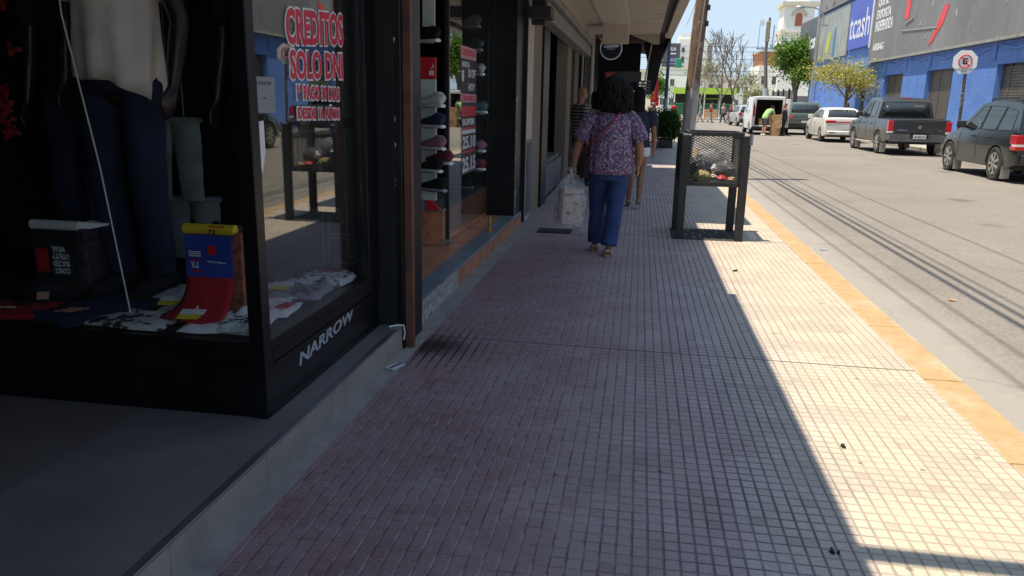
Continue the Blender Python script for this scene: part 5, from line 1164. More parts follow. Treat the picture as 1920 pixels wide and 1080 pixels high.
def vehicle(label, cat, name, loc, paint, Lg, Wd, sill, top, wheels, wr, cab=None, tumble=.13, rows=9, spokes=6, rimmat='rim', arch=1.17, rake=None, belt=None, glassmat='car_glass', flaps=False, taper=.09, rz=0., bodyextra=None):
    t = thing(name, label, cat); W2 = Wd/2; tf = interp(top)
    def bot(y):
        z = sill+(.10*max(0, (.45-y)/.45)+.06*max(0, (y-(Lg-.5))/.5))
        for yw in wheels:
            d = abs(y-yw); Ra = wr*arch
            if d < Ra: z = max(z, wr+math.sqrt(max(0, Ra*Ra-d*d))*.98)
        return min(z, tf(y)-.06)
    def hw(y, z):
        e = max(0, (.35-y)/.35); g = max(0, (y-(Lg-.9))/.9)
        pl = W2*(1-taper*.55*e**2.5-taper*1.5*g**2.2)
        zt = tf(y); q = (z-sill)/max(.2, zt-sill)
        return pl*(1-.035*max(0, (.45-q)/.45)**1.5-.045*max(0, (q-.62)/.38)**1.6)
    ys = [0, .015, .05, .1]+[.2+k*.1 for k in range(int((Lg-.3)/.1))]+[Lg-.1, Lg-.04, Lg]
    for yw in wheels:
        Ra = wr*arch; ys += [yw-Ra-.002, yw+Ra+.002]+[yw+Ra*math.sin(math.pi*k/16) for k in range(-8, 9)]
    ys += [p[0] for p in top]; ys = sorted(set(round(y, 4) for y in ys if 0 <= y <= Lg))
    b = MB(); shell(b, ys, lambda y: tf(y)-(.05 if y < .012 else 0)-(.12 if y > Lg-.01 else .04 if y > Lg-.05 else 0), lambda y: bot(y)+(.06 if y < .012 else 0)+(.1 if y > Lg-.01 else 0), hw, rows)
    if bodyextra: bodyextra(b, hw)
    b.build('body', paint, t, smooth=True, ang=32)
    u = MB()
    u.box(-W2*.80, W2*.80, .25, Lg-.3, sill-.03, sill+.22)
    for yw in wheels: u.box(-W2*.82, W2*.82, yw-wr*1.15, yw+wr*1.15, wr*.9, wr*2.0)
    u.build('underbody', 'dark_plastic', t)
    for yw in wheels:
        for s in (-1, 1):
            wheel(t, s*(W2-.105), yw, wr, s, spokes, rimmat)
            a = MB(); pts = [(s*(hw(yw, wr)+.004), yw+wr*arch*math.cos(q), wr+wr*arch*math.sin(q)) for q in [math.pi*k/16 for k in range(17)]]
            a.tube(pts, [(.016, .022)]*17, 6); a.build('wheel_arch', paint if not isinstance(paint, str) else paint, t, smooth=True)
            if flaps: MB().prism([(s*(W2-.20), yw-wr*1.1, .07), (s*(W2-.01), yw-wr*1.12, .07), (s*(W2-.01), yw-wr*1.16, wr*1.0), (s*(W2-.20), yw-wr*1.14, wr*1.0)], (0, -.012, 0)).build('mud_flap', 'mud_flap', t)
    if cab:
        cf = interp(cab['top']); bz = cab['belt']; cy0, cy1 = cab['top'][0][0], cab['top'][-1][0]; zr = max(p[1] for p in cab['top'])
        def chw(y, z): return hw(min(max(y, .36), Lg-1.), tf(y))*.985-tumble*max(0, (z-bz))/(zr-bz)
        cys = sorted(set([p[0] for p in cab['top']]+[cy0+(cy1-cy0)*k/24 for k in range(25)]))
        b = MB(); shell(b, cys, cf, lambda y: bz-.05, chw, 8, 6, .03); b.build('cabin', paint, t, smooth=True, ang=28)
        for s in (-1, 1):
            for poly in cab['side']:
                pts = [(s*(chw(y, z)+.004), y, z) for y, z in poly]
                MB().prism(pts, (-s*.012, 0, 0)).build('window', glassmat, t)
                fr = MB(); q = [(s*(chw(y, z)+.004), y, z) for y, z in poly]; fr.tube(q+[q[0]], .008, 5); fr.build('window_trim', 'dark_plastic', t)
        for nm, (ya, za), (yb, zb), ins in cab['glass']:
            wa, wb = chw(ya, za)-ins, chw(yb, zb)-ins; d = Vector((0, yb-ya, zb-za)); nrm = Vector((0, -d.z, d.y)).normalized()
            if nrm.z < 0: nrm = -nrm
            if nm == 'rear_window' and nrm.y > 0: nrm = -nrm
            vs = []; m = 8
            for k in range(m+1):
                q = -1+2*k/m; bow = .022*(1-q*q)
                vs += [Vector((wa*q, ya, za))+nrm*(.012+bow), Vector((wb*q, yb, zb))+nrm*(.012+bow)]
            fs = [(2*k, 2*k+2, 2*k+3, 2*k+1) for k in range(m)]
            g = MB().add(vs, fs).build(nm, glassmat, t, smooth=True); q = g.modifiers.new('thick', 'SOLIDIFY'); q.thickness = .008
        t['_'] = 0; del t['_']; vehicle.chw = chw
    vehicle.hw = hw; vehicle.tf = tf
    return t
def seams(t, ys, z0, z1, off=.002):
    hw = vehicle.hw; b = MB()
    for s in (-1, 1):
        for y in ys:
            pts = [(s*(hw(y, z)+off), y, z) for z in [z0+(z1-z0)*k/6 for k in range(7)]]; b.tube(pts, [(.004, .006)]*7, 4)
    b.build('door_seam', 'ink', t)
def bits(t, mirrors=None, handles=(), hz=.9, plate=None, txt='', lights=(), mat='dark_plastic'):
    hw = vehicle.hw
    if mirrors:
        y, z = mirrors
        for s in (-1, 1): MB().obox((s*(hw(y, z)+.10), y, z+.08), (.2, .1, .17), (0, 0, s*.2)).obox((s*(hw(y, z)+.02), y+.02, z+.02), (.12, .05, .04)).build('mirror', mat, t, bevel=.025)
    for y in handles:
        for s in (-1, 1): MB().obox((s*(hw(y, hz)+.014), y, hz), (.03, .17, .03)).build('door_handle', mat, t, bevel=.01)
    if plate:
        x, z, y = plate; p = MB().box(x-.2, x+.2, y-.012, y, z-.065, z+.065).build('licence_plate', 'plate_white', t, bevel=.004)
        if txt: MB().text(txt, (x-.17, y-.0125, z-.035), (1, 0, 0), (0, 0, 1), .34, .07, .002, .02).build('lettering', 'ink', p)
    for (x0, x1, z0, z1, dp, m_) in lights:
        for s in (-1, 1):
            xa, xb = sorted((s*x0, s*x1)); MB().box(xa, xb, -.014, dp, z0, z1).build('tail_light', m_, t, bevel=.015)
RZ = -.12
# --- dark SUV at the right edge
P_SUV = carpaint('paint_suv', (.010, .015, .017), .15, (.12, .11, .09), .22)
t = vehicle('dark grey green SUV with roof rails and silver wheels parked nearest the camera', 'car', 'parked_car', (0, 0, 0), P_SUV, 4.45, 1.84, .30, [(0, 1.02), (.1, 1.06), (2.6, 1.06), (3.1, 1.04), (3.5, 1.0), (4.2, .84), (4.45, .66)], (.92, 3.56), .37,
  dict(belt=1.06, top=[(.08, 1.06), (.40, 1.63), (.6, 1.70), (1.6, 1.74), (2.2, 1.70), (2.45, 1.64), (3.25, 1.04)],
   side=[[(.42, 1.11), (.52, 1.52), (1.05, 1.60), (1.12, 1.1)], [(1.2, 1.1), (1.12, 1.6), (1.92, 1.62), (1.95, 1.1)], [(2.02, 1.1), (1.98, 1.62), (2.3, 1.60), (2.86, 1.13)]],
   glass=[('rear_window', (.13, 1.15), (.37, 1.577), .1), ('windscreen', (3.15, 1.1), (2.5, 1.58), .08)]), tumble=.19, spokes=7, flaps=True, glassmat='car_glass_light')
seams(t, (1.95, 3.0), .42, 1.0); bits(t, (2.85, 1.10), (1.35, 2.2), .93, (0, .72, 0), '', (((.70, .915, .82, 1.02, .3, 'lamp_red')), (.70, .917, .70, .79, .3, 'lamp_red'), (.70, .912, .77, .84, .28, 'lamp_white')))
MB().box(-.80, .80, -.07, .12, .42, .62).build('bumper', P_SUV, t, bevel=.04, seg=3)
for s in (-1, 1): MB().tube([(s*.63, .65, 1.74), (s*.64, .75, 1.80), (s*.64, 2.0, 1.80), (s*.63, 2.15, 1.75)], .02, 8).build('roof_rail', 'black_metal', t, smooth=True)
MB().lathe((-.5, -.02, .30), [(.045, -.12), (.045, .2), (.03, .2), (.03, -.1)], 14, 'Y').build('exhaust', 'chrome', t)
hw = vehicle.hw
MB().box(-.93, -.91, 2.10, 2.3, 1.13, 1.2); MB().obox((-(vehicle.chw(2.02, 1.2)+.012), 2.12, 1.20), (.006, .07, .12), (0, -.25, 0)).build('window_sticker', 'pale_cloth', t)
MB().obox((-(hw(3.3, .88)+.004), 3.28, .86), (.02, .07, .03)).build('indicator', M('amber', (.6, .3, .08), .3), t, bevel=.006)
place(t, (8.72, 17.92, RZ))
# --- pickup
P_PU = carpaint('paint_pickup', (.028, .033, .034), .26, (.15, .13, .10), .35)
t = vehicle('charcoal double cab pickup truck with its tailgate towards the camera', 'pickup truck', 'pickup_truck', (0, 0, 0), P_PU, 5.15, 1.95, .42, [(0, 1.14), (.05, 1.17), (1.5, 1.17), (3.4, 1.17), (3.7, 1.15), (4.9, 1.02), (5.15, .8)], (1.12, 4.22), .385,
  dict(belt=1.17, top=[(1.50, 1.17), (1.62, 1.72), (1.78, 1.85), (2.7, 1.89), (3.1, 1.84), (3.9, 1.16)],
   side=[[(1.85, 1.22), (1.92, 1.72), (2.5, 1.77), (2.55, 1.22)], [(2.62, 1.22), (2.58, 1.77), (3.0, 1.74), (3.55, 1.24)]],
   glass=[('rear_window', (1.52, 1.26), (1.63, 1.70), .10), ('windscreen', (3.82, 1.22), (3.15, 1.78), .09)]), tumble=.17, spokes=6, flaps=True, taper=.05)
seams(t, (1.55, 2.58, 3.55), .52, 1.12); bits(t, (3.42, 1.22), (1.95, 2.95), 1.0, (0, .62, -.10), 'AF 042 UV', ((.80, .972, .78, 1.12, .16, 'lamp_red'), (.80, .968, .72, .79, .15, 'lamp_white')))
MB().box(-.76, .76, -.008, .02, .74, 1.13).build('tailgate', P_PU, t, bevel=.02)
MB().box(-.10, .10, -.016, .0, 1.03, 1.09).build('tailgate_handle', 'dark_plastic', t, bevel=.01)
MB().lathe((0, -.012, .93), [(.062, -.008), (.062, .008), (.048, .012)], 24, 'Y').build('emblem', 'chrome', t)
b = MB().text('AMAROK', (-.70, -.011, .80), (1, 0, 0), (0, 0, 1), .34, .045, .004, .01); b.build('lettering', 'chrome', t); b = MB(); b.text('TDI', (.55, -.011, .80), (1, 0, 0), (0, 0, 1), .13, .045, .004, .01); b.build('lettering', 'chrome', t)
b = MB().box(-.95, -.30, -.14, .06, .50, .68); b.box(.30, .95, -.14, .06, .50, .68); b.box(-.30, .30, -.09, .06, .50, .56); b.box(-.95, .95, -.16, -.145, .46, .50); b.build('bumper', M('bumper_grey', (.13, .135, .14), .35, .5, var=.2, dirt=(.2, .18, .15)), t, bevel=.02)
MB().box(-.28, .28, -.02, .05, .57, .74).build('plate_recess', 'ink', t)
MB().box(-.16, .16, 1.74, 1.80, 1.845, 1.88).build('brake_light', 'lamp_red', t, bevel=.008)
for s in (-1.02, .90): MB().box(s, s+.12, 1.75, 3.65, .33, .38).build('side_step', 'mud_flap', t, bevel=.012)
MB().box(-.80, .80, .10, 1.45, 1.176, 1.192).build('bed_cover', 'black_flat', t)
place(t, (9.02, 27.5, RZ))
# --- white sedan
P_SD = carpaint('paint_sedan', (.74, .72, .68), .3, (.5, .45, .36), .3)
t = vehicle('white four door saloon with a slim wide red tail light', 'car', 'parked_car', (0, 0, 0), P_SD, 4.5, 1.78, .26, [(0, .99), (.06, 1.045), (.55, 1.04), (1.0, 1.0), (3.0, .98), (3.5, .94), (4.2, .80), (4.5, .62)], (.98, 3.62), .315,
  dict(belt=1.0, top=[(.52, 1.02), (1.05, 1.38), (1.5, 1.465), (2.1, 1.48), (2.55, 1.42), (3.4, .96)],
   side=[[(1.0, 1.06), (1.35, 1.36), (1.95, 1.40), (1.95, 1.05)], [(2.02, 1.05), (2.02, 1.40), (2.5, 1.37), (3.05, 1.05)]],
   glass=[('rear_window', (.57, 1.07), (1.06, 1.385), .12), ('windscreen', (3.3, 1.02), (2.6, 1.40), .09)]), tumble=.2, spokes=5, taper=.12)
seams(t, (1.98, 3.05), .36, .95); bits(t, (2.95, 1.0), (1.25, 2.2), .86, (0, .66, -.003), '', ((.45, .86, .84, .95, .16, 'lamp_red'),), mat=P_SD)
MB().box(-.45, .45, -.012, .02, .86, .90).build('light_bar', 'lamp_red', t); MB().box(-.78, .78, -.05, .1, .34, .5).build('bumper', P_SD, t, bevel=.04, seg=3)
MB().box(-.72, -.45, -.054, -.04, .42, .45).build('reflector', 'dark_plastic', t)
place(t, (8.85, 36.1, RZ))
# --- grey green SUV beyond
P_GR = carpaint('paint_green', (.085, .115, .105), .25, (.2, .19, .16), .25)
t = vehicle('grey green SUV parked ahead of the white saloon', 'car', 'parked_car', (0, 0, 0), P_GR, 4.3, 1.84, .32, [(0, 1.06), (.08, 1.1), (2.8, 1.1), (3.3, 1.06), (4.1, .92), (4.3, .72)], (.85, 3.5), .36,
  dict(belt=1.1, top=[(.05, 1.1), (.38, 1.64), (.6, 1.70), (1.7, 1.72), (2.3, 1.65), (3.1, 1.08)],
   side=[[(.5, 1.15), (.58, 1.52), (1.1, 1.58), (1.15, 1.14)], [(1.22, 1.14), (1.2, 1.58), (1.92, 1.58), (1.95, 1.14)], [(2.02, 1.14), (1.98, 1.58), (2.25, 1.56), (2.75, 1.16)]],
   glass=[('rear_window', (.10, 1.182), (.35, 1.591), .1), ('windscreen', (3.0, 1.14), (2.4, 1.6), .09)]), tumble=.17, flaps=False)
seams(t, (1.98, 2.9), .42, 1.02); bits(t, (2.75, 1.12), (1.3, 2.2), .95, (0, .70, -.01), '', ((.62, .93, .88, 1.02, .2, 'lamp_red'),))
MB().box(-.86, .86, -.06, .12, .40, .66).build('bumper', 'dark_plastic', t, bevel=.04, seg=3)
for s in (-1, 1): MB().tube([(s*.66, .5, 1.70), (s*.67, .65, 1.77), (s*.67, 1.9, 1.77), (s*.66, 2.05, 1.71)], .02, 8).build('roof_rail', 'rim', t, smooth=True); MB().box(-.3, .3, -.012, 0, .78, .81).build('trim_bar', 'chrome', t)
place(t, (8.72, 44.3, RZ))
# --- silver hatchback far off
P_SV = carpaint('paint_silver', (.42, .42, .44), .25, (.3, .28, .26), .2)
t = vehicle('silver hatchback standing at the corner ahead of the open van', 'car', 'parked_car', (0, 0, 0), P_SV, 4.0, 1.74, .28, [(0, .98), (.08, 1.0), (2.7, 1.0), (3.2, .96), (3.8, .8), (4.0, .62)], (.72, 3.3), .31,
  dict(belt=1.0, top=[(.05, 1.0), (.44, 1.46), (.7, 1.5), (1.6, 1.52), (2.1, 1.46), (3.0, .98)],
   side=[[(.5, 1.05), (.6, 1.38), (1.25, 1.42), (1.3, 1.04)], [(1.38, 1.04), (1.36, 1.42), (2.05, 1.4), (2.6, 1.05)]],
   glass=[('rear_window', (.13, 1.095), (.40, 1.413), .1), ('windscreen', (2.9, 1.04), (2.2, 1.42), .09)]), tumble=.16)
seams(t, (1.34,), .38, .95); bits(t, (2.5, 1.0), (1.5,), .85, (0, .62, -.01), '', ((.62, .86, .78, .98, .2, 'lamp_red'),)); MB().box(-.8, .8, -.06, .1, .34, .55).build('bumper', 'dark_plastic', t, bevel=.04)
place(t, (7.9, 59.5, RZ), R(5))
# --- white van, back doors open
P_VN = carpaint('paint_van', (.76, .76, .75), .32, (.5, .47, .42), .2)
t = thing('delivery_van', 'white delivery van with its rear doors open and load bay in shadow', 'van')
def vhw(y, z): return (.86-.10*max(0, (z-1.0))/.95-.02*max(0, (.6-z)))*(1-.18*max(0, (y-3.2)/.9)**2)
vt = interp([(0, 1.93), (.1, 1.98), (2.4, 1.98), (2.75, 1.82), (3.3, 1.16), (3.95, 1.0), (4.15, .7)])
ys = [.05, .1, .3]+[.4+.1*k for k in range(37)]+[4.15]
for yw in (.85, 3.4): ys += [yw-.385, yw+.385]+[yw+.38*math.sin(math.pi*k/16) for k in range(-8, 9)]
ys = sorted(set(round(y, 4) for y in ys))
def vb(y):
    z = .30
    for yw in (.85, 3.4):
        d = abs(y-yw)
        if d < .38: z = max(z, .315+math.sqrt(.38*.38-d*d)*.98)
    return z
b = MB(); shell(b, ys, vt, vb, vhw, 10, 6, .03)
b.f.pop(-2)   # open the back
b.build('body', P_VN, t, smooth=True, ang=32)
b = MB()   # jambs round the rear opening
for s in (-1, 1):
    b.prism([(s*.84, .0, .36), (s*.70, .0, .36), (s*.66, .0, 1.80), (s*.76, .0, 1.95)], (0, .08, 0))
b.prism([(-.76, .002, 1.96), (.76, .002, 1.96), (.70, .002, 1.82), (-.70, .002, 1.82)], (0, .07, 0)); b.box(-.82, .82, -.06, .06, .36, .50)
b.build('rear_frame', P_VN, t, bevel=.015)
MB().box(-.72, .72, .1, 2.2, .50, .54).box(-.74, -.70, .1, 2.2, .54, 1.8).box(.70, .74, .1, 2.2, .54, 1.8).box(-.72, .72, 2.2, 2.24, .5, 1.85).box(-.7, .7, .1, 2.2, 1.82, 1.85).build('load_bay', M('bay_grey', (.11, .085, .06), .8, var=.3), t)
for s in (-1, 1):
    MB().box(min(s*.70, s*.85), max(s*.70, s*.85), -.015, .1, .95, 1.55).build('tail_light', 'lamp_red', t, bevel=.02)
    for yw in (.85, 3.4): wheel(t, s*.75, yw, .315, s, 6)
    hx = s*.82
    MB().obox((hx+s*.05, -.28, 1.13), (.05, .62, 1.46), (0, 0, s*.15)).build('rear_door', P_VN, t, bevel=.02)
MB().box(-.86, .86, -.10, .02, .30, .44).build('bumper', 'dark_plastic', t, bevel=.03)
MB().box(-.7, .7, .1, 4.0, .2, .42).box(-.72, .72, .5, 1.2, .3, .72).box(-.72, .72, 3.05, 3.75, .3, .72).build('underbody', 'dark_plastic', t)
for s in (-1, 1):
    MB().prism([(s*(vhw(2.2, 1.2)+.004), 2.1, 1.12), (s*(vhw(2.2, 1.75)+.004), 2.15, 1.75), (s*(vhw(2.6, 1.75)+.004), 2.62, 1.72), (s*(vhw(3.1, 1.15)+.004), 3.1, 1.15)], (-s*.01, 0, 0)).build('window', 'car_glass', t)
    MB().obox((s*1.0, 2.95, 1.2), (.2, .1, .2)).build('mirror', 'dark_plastic', t, bevel=.02)
place(t, (6.66, 43.3, RZ))
# cartons
CG = 'cartons being unloaded behind the van'
def carton(x, y, z, w, d, h, rz, lab):
    b = MB().obox((x, y, z+h/2), (w, d, h), (0, 0, rz)); o = b.build('carton', 'cardboard', bevel=.012); tag(o, lab, 'carton', CG)
    MB().obox((x, y, z+h+.001), (w*.99, .06, .003), (0, 0, rz)).obox((x-math.sin(-rz)*(-d/2-.001), y-math.cos(rz)*(d/2+.001), z+h*.75), (.06, .003, h*.4), (0, 0, rz)).build('tape', M('tape', (.3, .2, .11), .35), o)
carton(6.93, 42.55, -.12, .44, .4, .36, .1, 'large carton at the bottom of the stack on the road'); carton(6.94, 42.55, .241, .46, .42, .40, -.08, 'carton in the middle of the stack on the road'); carton(6.92, 42.56, .642, .50, .42, .30, .05, 'wide open carton on top of the stack under the hands of the man')
carton(6.42, 43.62, .425, .42, .4, .3, 0, 'carton inside the van behind the man in grey shorts'); carton(6.98, 43.65, .425, .5, .4, .45, 0, 'carton inside the van above the load sill')
HT = thing('hand_truck', 'dark sack truck leaning beside the stacked cartons', 'hand truck', (7.22, 42.5, -.12))
b = MB()
for s in (-1, 1): b.tube([(7.22+s*.12, 42.42, -.08), (7.22+s*.12, 42.62, .95)], .016, 6)
for z in (.1, .4, .7): b.box(7.10, 7.34, 42.45+.2*z, 42.47+.2*z, z, z+.03)
b.box(7.08, 7.36, 42.25, 42.45, -.10, -.085); b.build('frame', 'black_metal', HT)
for s in (-1, 1): MB().lathe((7.22+s*.17, 42.52, -.02), [(.02, -.025), (.1, -.025), (.1, .025), (.02, .025)], 18, 'X').build('wheel', 'tyre', HT)

# ================================================================ BLUE BUILDING WITH BILLBOARDS
def bluewall():
    mt, t, p = nodes('blue_wall'); g = N(t, 'ShaderNodeNewGeometry'); P = g.outputs['Position']
    mp = N(t, 'ShaderNodeMapping'); mp.inputs['Rotation'].default_value = (R(90), 0, R(90)); L(t, P, mp.inputs[0])
    br = N(t, 'ShaderNodeTexBrick'); br.inputs['Scale'].default_value = 1.; br.inputs['Mortar Size'].default_value = .012; br.inputs['Brick Width'].default_value = .5; br.inputs['Row Height'].default_value = .16
    s = N(t, 'ShaderNodeSeparateXYZ'); L(t, P, s.inputs[0]); cv = N(t, 'ShaderNodeCombineXYZ'); L(t, s.outputs[1], cv.inputs[0]); L(t, s.outputs[2], cv.inputs[1]); L(t, cv.outputs[0], br.inputs[0])
    c = mixc(t, ramp(t, noise(t, 1.4, 6, P, .65), .3, .7), (.075, .175, .50), (.12, .24, .60)); c = mixc(t, math_(t, 'MULTIPLY', br.outputs['Fac'], .25), c, (.05, .12, .40))
    c = mixc(t, ramp(t, noise(t, 5, 5, P, .7), .58, .75, 0., .6), c, (.18, .28, .6)); ms = N(t, 'ShaderNodeMapping'); ms.inputs['Scale'].default_value = (1, 2.2, .12); L(t, P, ms.inputs[0]); c = mixc(t, ramp(t, noise(t, 2.5, 5, ms.outputs[0], .7), .54, .72, 0., .55), c, (.05, .09, .26))
    L(t, c, p.inputs['Base Color']); p.inputs['Roughness'].default_value = .7; bump(t, p, br.outputs['Fac'], -.2, .01); MATS['blue_wall'] = mt
bluewall()
BB = thing('blue_building', 'long blue painted building with shuttered openings opposite the pavement', 'building', (14, 40, 0))
openings = [(24.5, 30.6, 2.98, 0), (34.6, 37.6, 3.03, 0), (40.8, 43.8, 3.03, .9), (47.0, 48.9, 3.0, 0), (15.5, 21.0, 3.0, 0), (6, 12, 3, 0)]
b = MB(); edges = sorted(openings); y = -6.
for a, c, zt, zb in edges:
    b.box(12.3, 12.7, y, a, 0, 4.05); b.box(12.3, 12.7, a, c, zt, 4.05)
    if zb: b.box(12.3, 12.7, a, c, 0, zb)
    y = c
b.box(12.3, 12.7, y, 62.5, 0, 4.05); b.box(12.7, 24, -6, 62.5, 6.5, 6.6); b.box(12.7, 24, 62.3, 62.5, 0, 9); b.box(12.3, 12.6, -6, 61.9, 4.05, 8.6)
b.build('wall', 'blue_wall', BB)
b = MB(); y = 2.
while y < 61:
    b.box(12.255, 12.3, y, y+.35, 3.15, 3.78); b.prism([(12.255, y+.35, 3.55), (12.255, y+1.6, 3.40), (12.255, y+2.85, 3.55), (12.255, y+2.85, 3.64), (12.255, y+1.6, 3.5), (12.255, y+.35, 3.64)], (.045, 0, 0)); y += 3.2
b.box(12.25, 12.302, -6, 61.9, 3.66, 3.74); b.build('cornice', 'blue_wall', BB, bevel=.01)
M('roller', (.10, .085, .07), .55, var=.2, dirt=(.14, .12, .1), ds=1.)
for a, c, zt, zb in openings:
    if a == 47.0:
        MB().box(12.62, 12.66, a, c, zb, zt).build('doorway', 'black_flat', BB); MB().box(12.3, 12.34, a+.1, a+.35, .9, 1.2).build('notice', 'pale_cloth', BB); continue
    b = MB(); z = zb+.01
    while z < zt-.08: b.box(12.50, 12.53, a+.01, c-.01, z, z+.085); z += .1
    b.box(12.535, 12.56, a, c, zb, zt)
    for k in range(int((c-a)/1.2)): b.box(12.48, 12.515, a+.6+k*1.2, a+.66+k*1.2, zb, zt)
    b.build('roller_door', 'roller', BB)
# billboards
def board(name, lab, y0, y1, z0, z1, mat, th=.12, z1b=None):
    t = thing(name, lab, 'billboard', (12.2, (y0+y1)/2, z0)); b = MB().box(12.24-th, 12.24, y0, y1, z0, z1); b.build('panel', mat, t); return t
def btext(t, rows, mat, name='lettering', x=12.113, bold=.035):
    for tx, ya, yb, z0, z1, sh in rows: MB().text(tx, (x, ya, z0), (0, -1, 0), (0, 0, 1), ya-yb, z1-z0, .006, bold, shear=sh).build(name, mat, t)
def charcoal():
    mt, t, p = nodes('poster_charcoal'); g = N(t, 'ShaderNodeNewGeometry'); P = g.outputs['Position']
    mp = N(t, 'ShaderNodeMapping'); mp.inputs['Scale'].default_value = (1, .25, .12); L(t, P, mp.inputs[0])
    c = mixc(t, ramp(t, noise(t, 1.5, 5, mp.outputs[0]), .3, .7), (.155, .155, .165), (.235, .225, .23)); s = N(t, 'ShaderNodeSeparateXYZ'); L(t, P, s.inputs[0])
    c = mixc(t, ramp(t, noise(t, 1.1, 6, P, .7), .5, .75, 0., .6), c, (.30, .26, .24)); ms = N(t, 'ShaderNodeMapping'); ms.inputs['Scale'].default_value = (1, 1.6, .07); L(t, P, ms.inputs[0]); c = mixc(t, ramp(t, noise(t, 2.5, 6, ms.outputs[0], .75), .5, .7, 0., .4), c, (.085, .08, .085)); L(t, c, p.inputs['Base Color']); p.inputs['Roughness'].default_value = .6; MATS['poster_charcoal'] = mt
charcoal(); M('poster_white', (.7, .7, .72), .5, var=.08); M('poster_red', (.70, .05, .05), .5, var=.25, vs=2); M('cash_blue', (.07, .11, .50), .5, var=.2, vs=.8); M('poster_navy', (.10, .105, .125), .6, var=.15); M('metal_sheet', (.36, .37, .34), .45, .3, var=.15, vs=1)
t = board('billboard', 'huge charcoal billboard with red diagonal strokes and white words', 2, 46.2, 3.86, 9.6, 'poster_charcoal')
btext(t, [('NO HAY', 45.7, 44.2, 7.12, 7.66, .0), ('QUE SE', 45.75, 44.0, 6.52, 7.0, 0), ('EXPORTA', 45.8, 43.4, 5.95, 6.42, 0), ('INDEPENDIZA', 45.85, 42.9, 5.32, 5.86, 0), ('AIRBAG', 45.9, 44.0, 4.35, 4.72, 0), ('TU', 29.3, 26.5, 4.72, 5.6, 0)], 'poster_white')
b = MB().prism([(12.11, 37.4, 4.05), (12.11, 36.6, 4.9), (12.11, 36.1, 5.55), (12.11, 35.5, 5.6), (12.11, 35.9, 4.9), (12.11, 36.9, 4.2)], (-.006, 0, 0)); b.prism([(12.11, 36.0, 5.9), (12.11, 35.2, 6.9), (12.11, 34.2, 7.2), (12.11, 33.4, 7.0), (12.11, 34.4, 6.3), (12.11, 35.2, 5.8)], (-.006, 0, 0))
b.prism([(12.11, 41.1, 5.6), (12.11, 40.7, 8.2), (12.11, 40.1, 8.2), (12.11, 40.5, 5.4)], (-.006, 0, 0)); b.prism([(12.11, 34.2, 7.3), (12.11, 33.0, 8.4), (12.11, 31.2, 9.3), (12.11, 32.0, 8.3)], (-.006, 0, 0))
b.build('red_stroke', 'poster_red', t)
b = MB()
for k in range(34):
    y, z = random.uniform(30, 41), random.uniform(4.1, 8.4); s = random.uniform(.05, .22); a = random.random()*3
    b.prism([(12.11, y+s*math.cos(a+q*1.26)*random.uniform(.3, 1), z+s*1.6*math.sin(a+q*1.26)*random.uniform(.3, 1)) for q in range(5)], (-.004, 0, 0))
b.build('paint_fleck', M('fleck', (.4, .36, .34), .6), t)
b = MB().tube([(12.108, 41.2, 5.0), (12.108, 36.5, 4.75)], .03, 5); b.tube([(12.108, 40.8, 5.3), (12.108, 39.7, 5.48)], .04, 5); b.build('scratch', 'metal_sheet', t)
MB().box(12.06, 12.25, 2, 46.2, 3.76, 3.855).box(12.06, 12.13, 46.2, 46.3, 3.76, 9.6).build('frame', M('frame_grey', (.30, .29, .27), .6, var=.3), t)
t = board('billboard', 'upright blue billboard with large white lettering beside the charcoal one', 46.6, 51.6, 4.75, 7.55, 'cash_blue', .1)
btext(t, [('tcash', 51.4, 47.2, 5.3, 6.85, 0)], 'poster_white', x=12.135, bold=.004); MB().box(12.09, 12.138, 46.55, 46.75, 4.6, 7.5).build('frame', 'poster_white', t)
t = board('billboard', 'bare grey sheet billboard with faded green and blue strokes', 51.9, 60.4, 4.5, 7.55, 'metal_sheet', .08)
b = MB()
for k in range(12): b.box(12.15, 12.159, 52.1+k*.7, 52.14+k*.7, 4.5, 7.55)
b.build('ribs', 'metal_sheet', t)
MB().prism([(12.155, 57.6, 4.9), (12.155, 57.0, 6.2), (12.155, 56.2, 6.3), (12.155, 56.7, 5.0)], (-.006, 0, 0)).build('green_stroke', M('lime_stroke', (.45, .5, .06), .6), t)
MB().prism([(12.155, 55.6, 4.6), (12.155, 55.4, 6.3), (12.155, 54.9, 6.5), (12.155, 54.9, 4.6)], (-.006, 0, 0)).build('blue_stroke', M('azure_stroke', (.05, .2, .42), .6), t)
t = board('billboard', 'dark slate billboard with white lettering standing at the end of the blue building', 60.7, 67.0, 4.7, 7.7, 'poster_navy', .12)
btext(t, [('asics', 65.7, 61.0, 5.5, 6.5, .25)], 'poster_white'); b = MB(); b.tube([(12.11, 66.3, 5.2), (12.11, 65.9, 5.05), (12.11, 66.2, 6.1), (12.11, 66.5, 5.8)], .06, 6); b.build('swirl', 'poster_white', t)
t = board('billboard', 'dark upper hoarding with torn posters above the blue billboard', 46.4, 60.6, 7.72, 11.5, 'poster_charcoal', .16)
b = MB()
for k in range(60):
    y, z = random.uniform(46.8, 60), random.uniform(7.9, 11); s = random.uniform(.1, .6)
    b.prism([(12.079, y+s*math.cos(q*1.05+k)*random.uniform(.4, 1), z+s*.5*math.sin(q*1.05+k)*random.uniform(.4, 1)) for q in range(6)], (-.004, 0, 0))
b.build('torn_poster', M('torn', (.12, .12, .12), .8, var=.6, vs=3), t)
b = MB()
for k in range(7):
    y, z = random.uniform(46.8, 52), random.uniform(7.85, 8.3); s = random.uniform(.15, .4)
    b.prism([(12.072, y+s*math.cos(q*1.05+k)*random.uniform(.4, 1), z+s*.6*math.sin(q*1.05+k)*random.uniform(.4, 1)) for q in range(6)], (-.004, 0, 0))
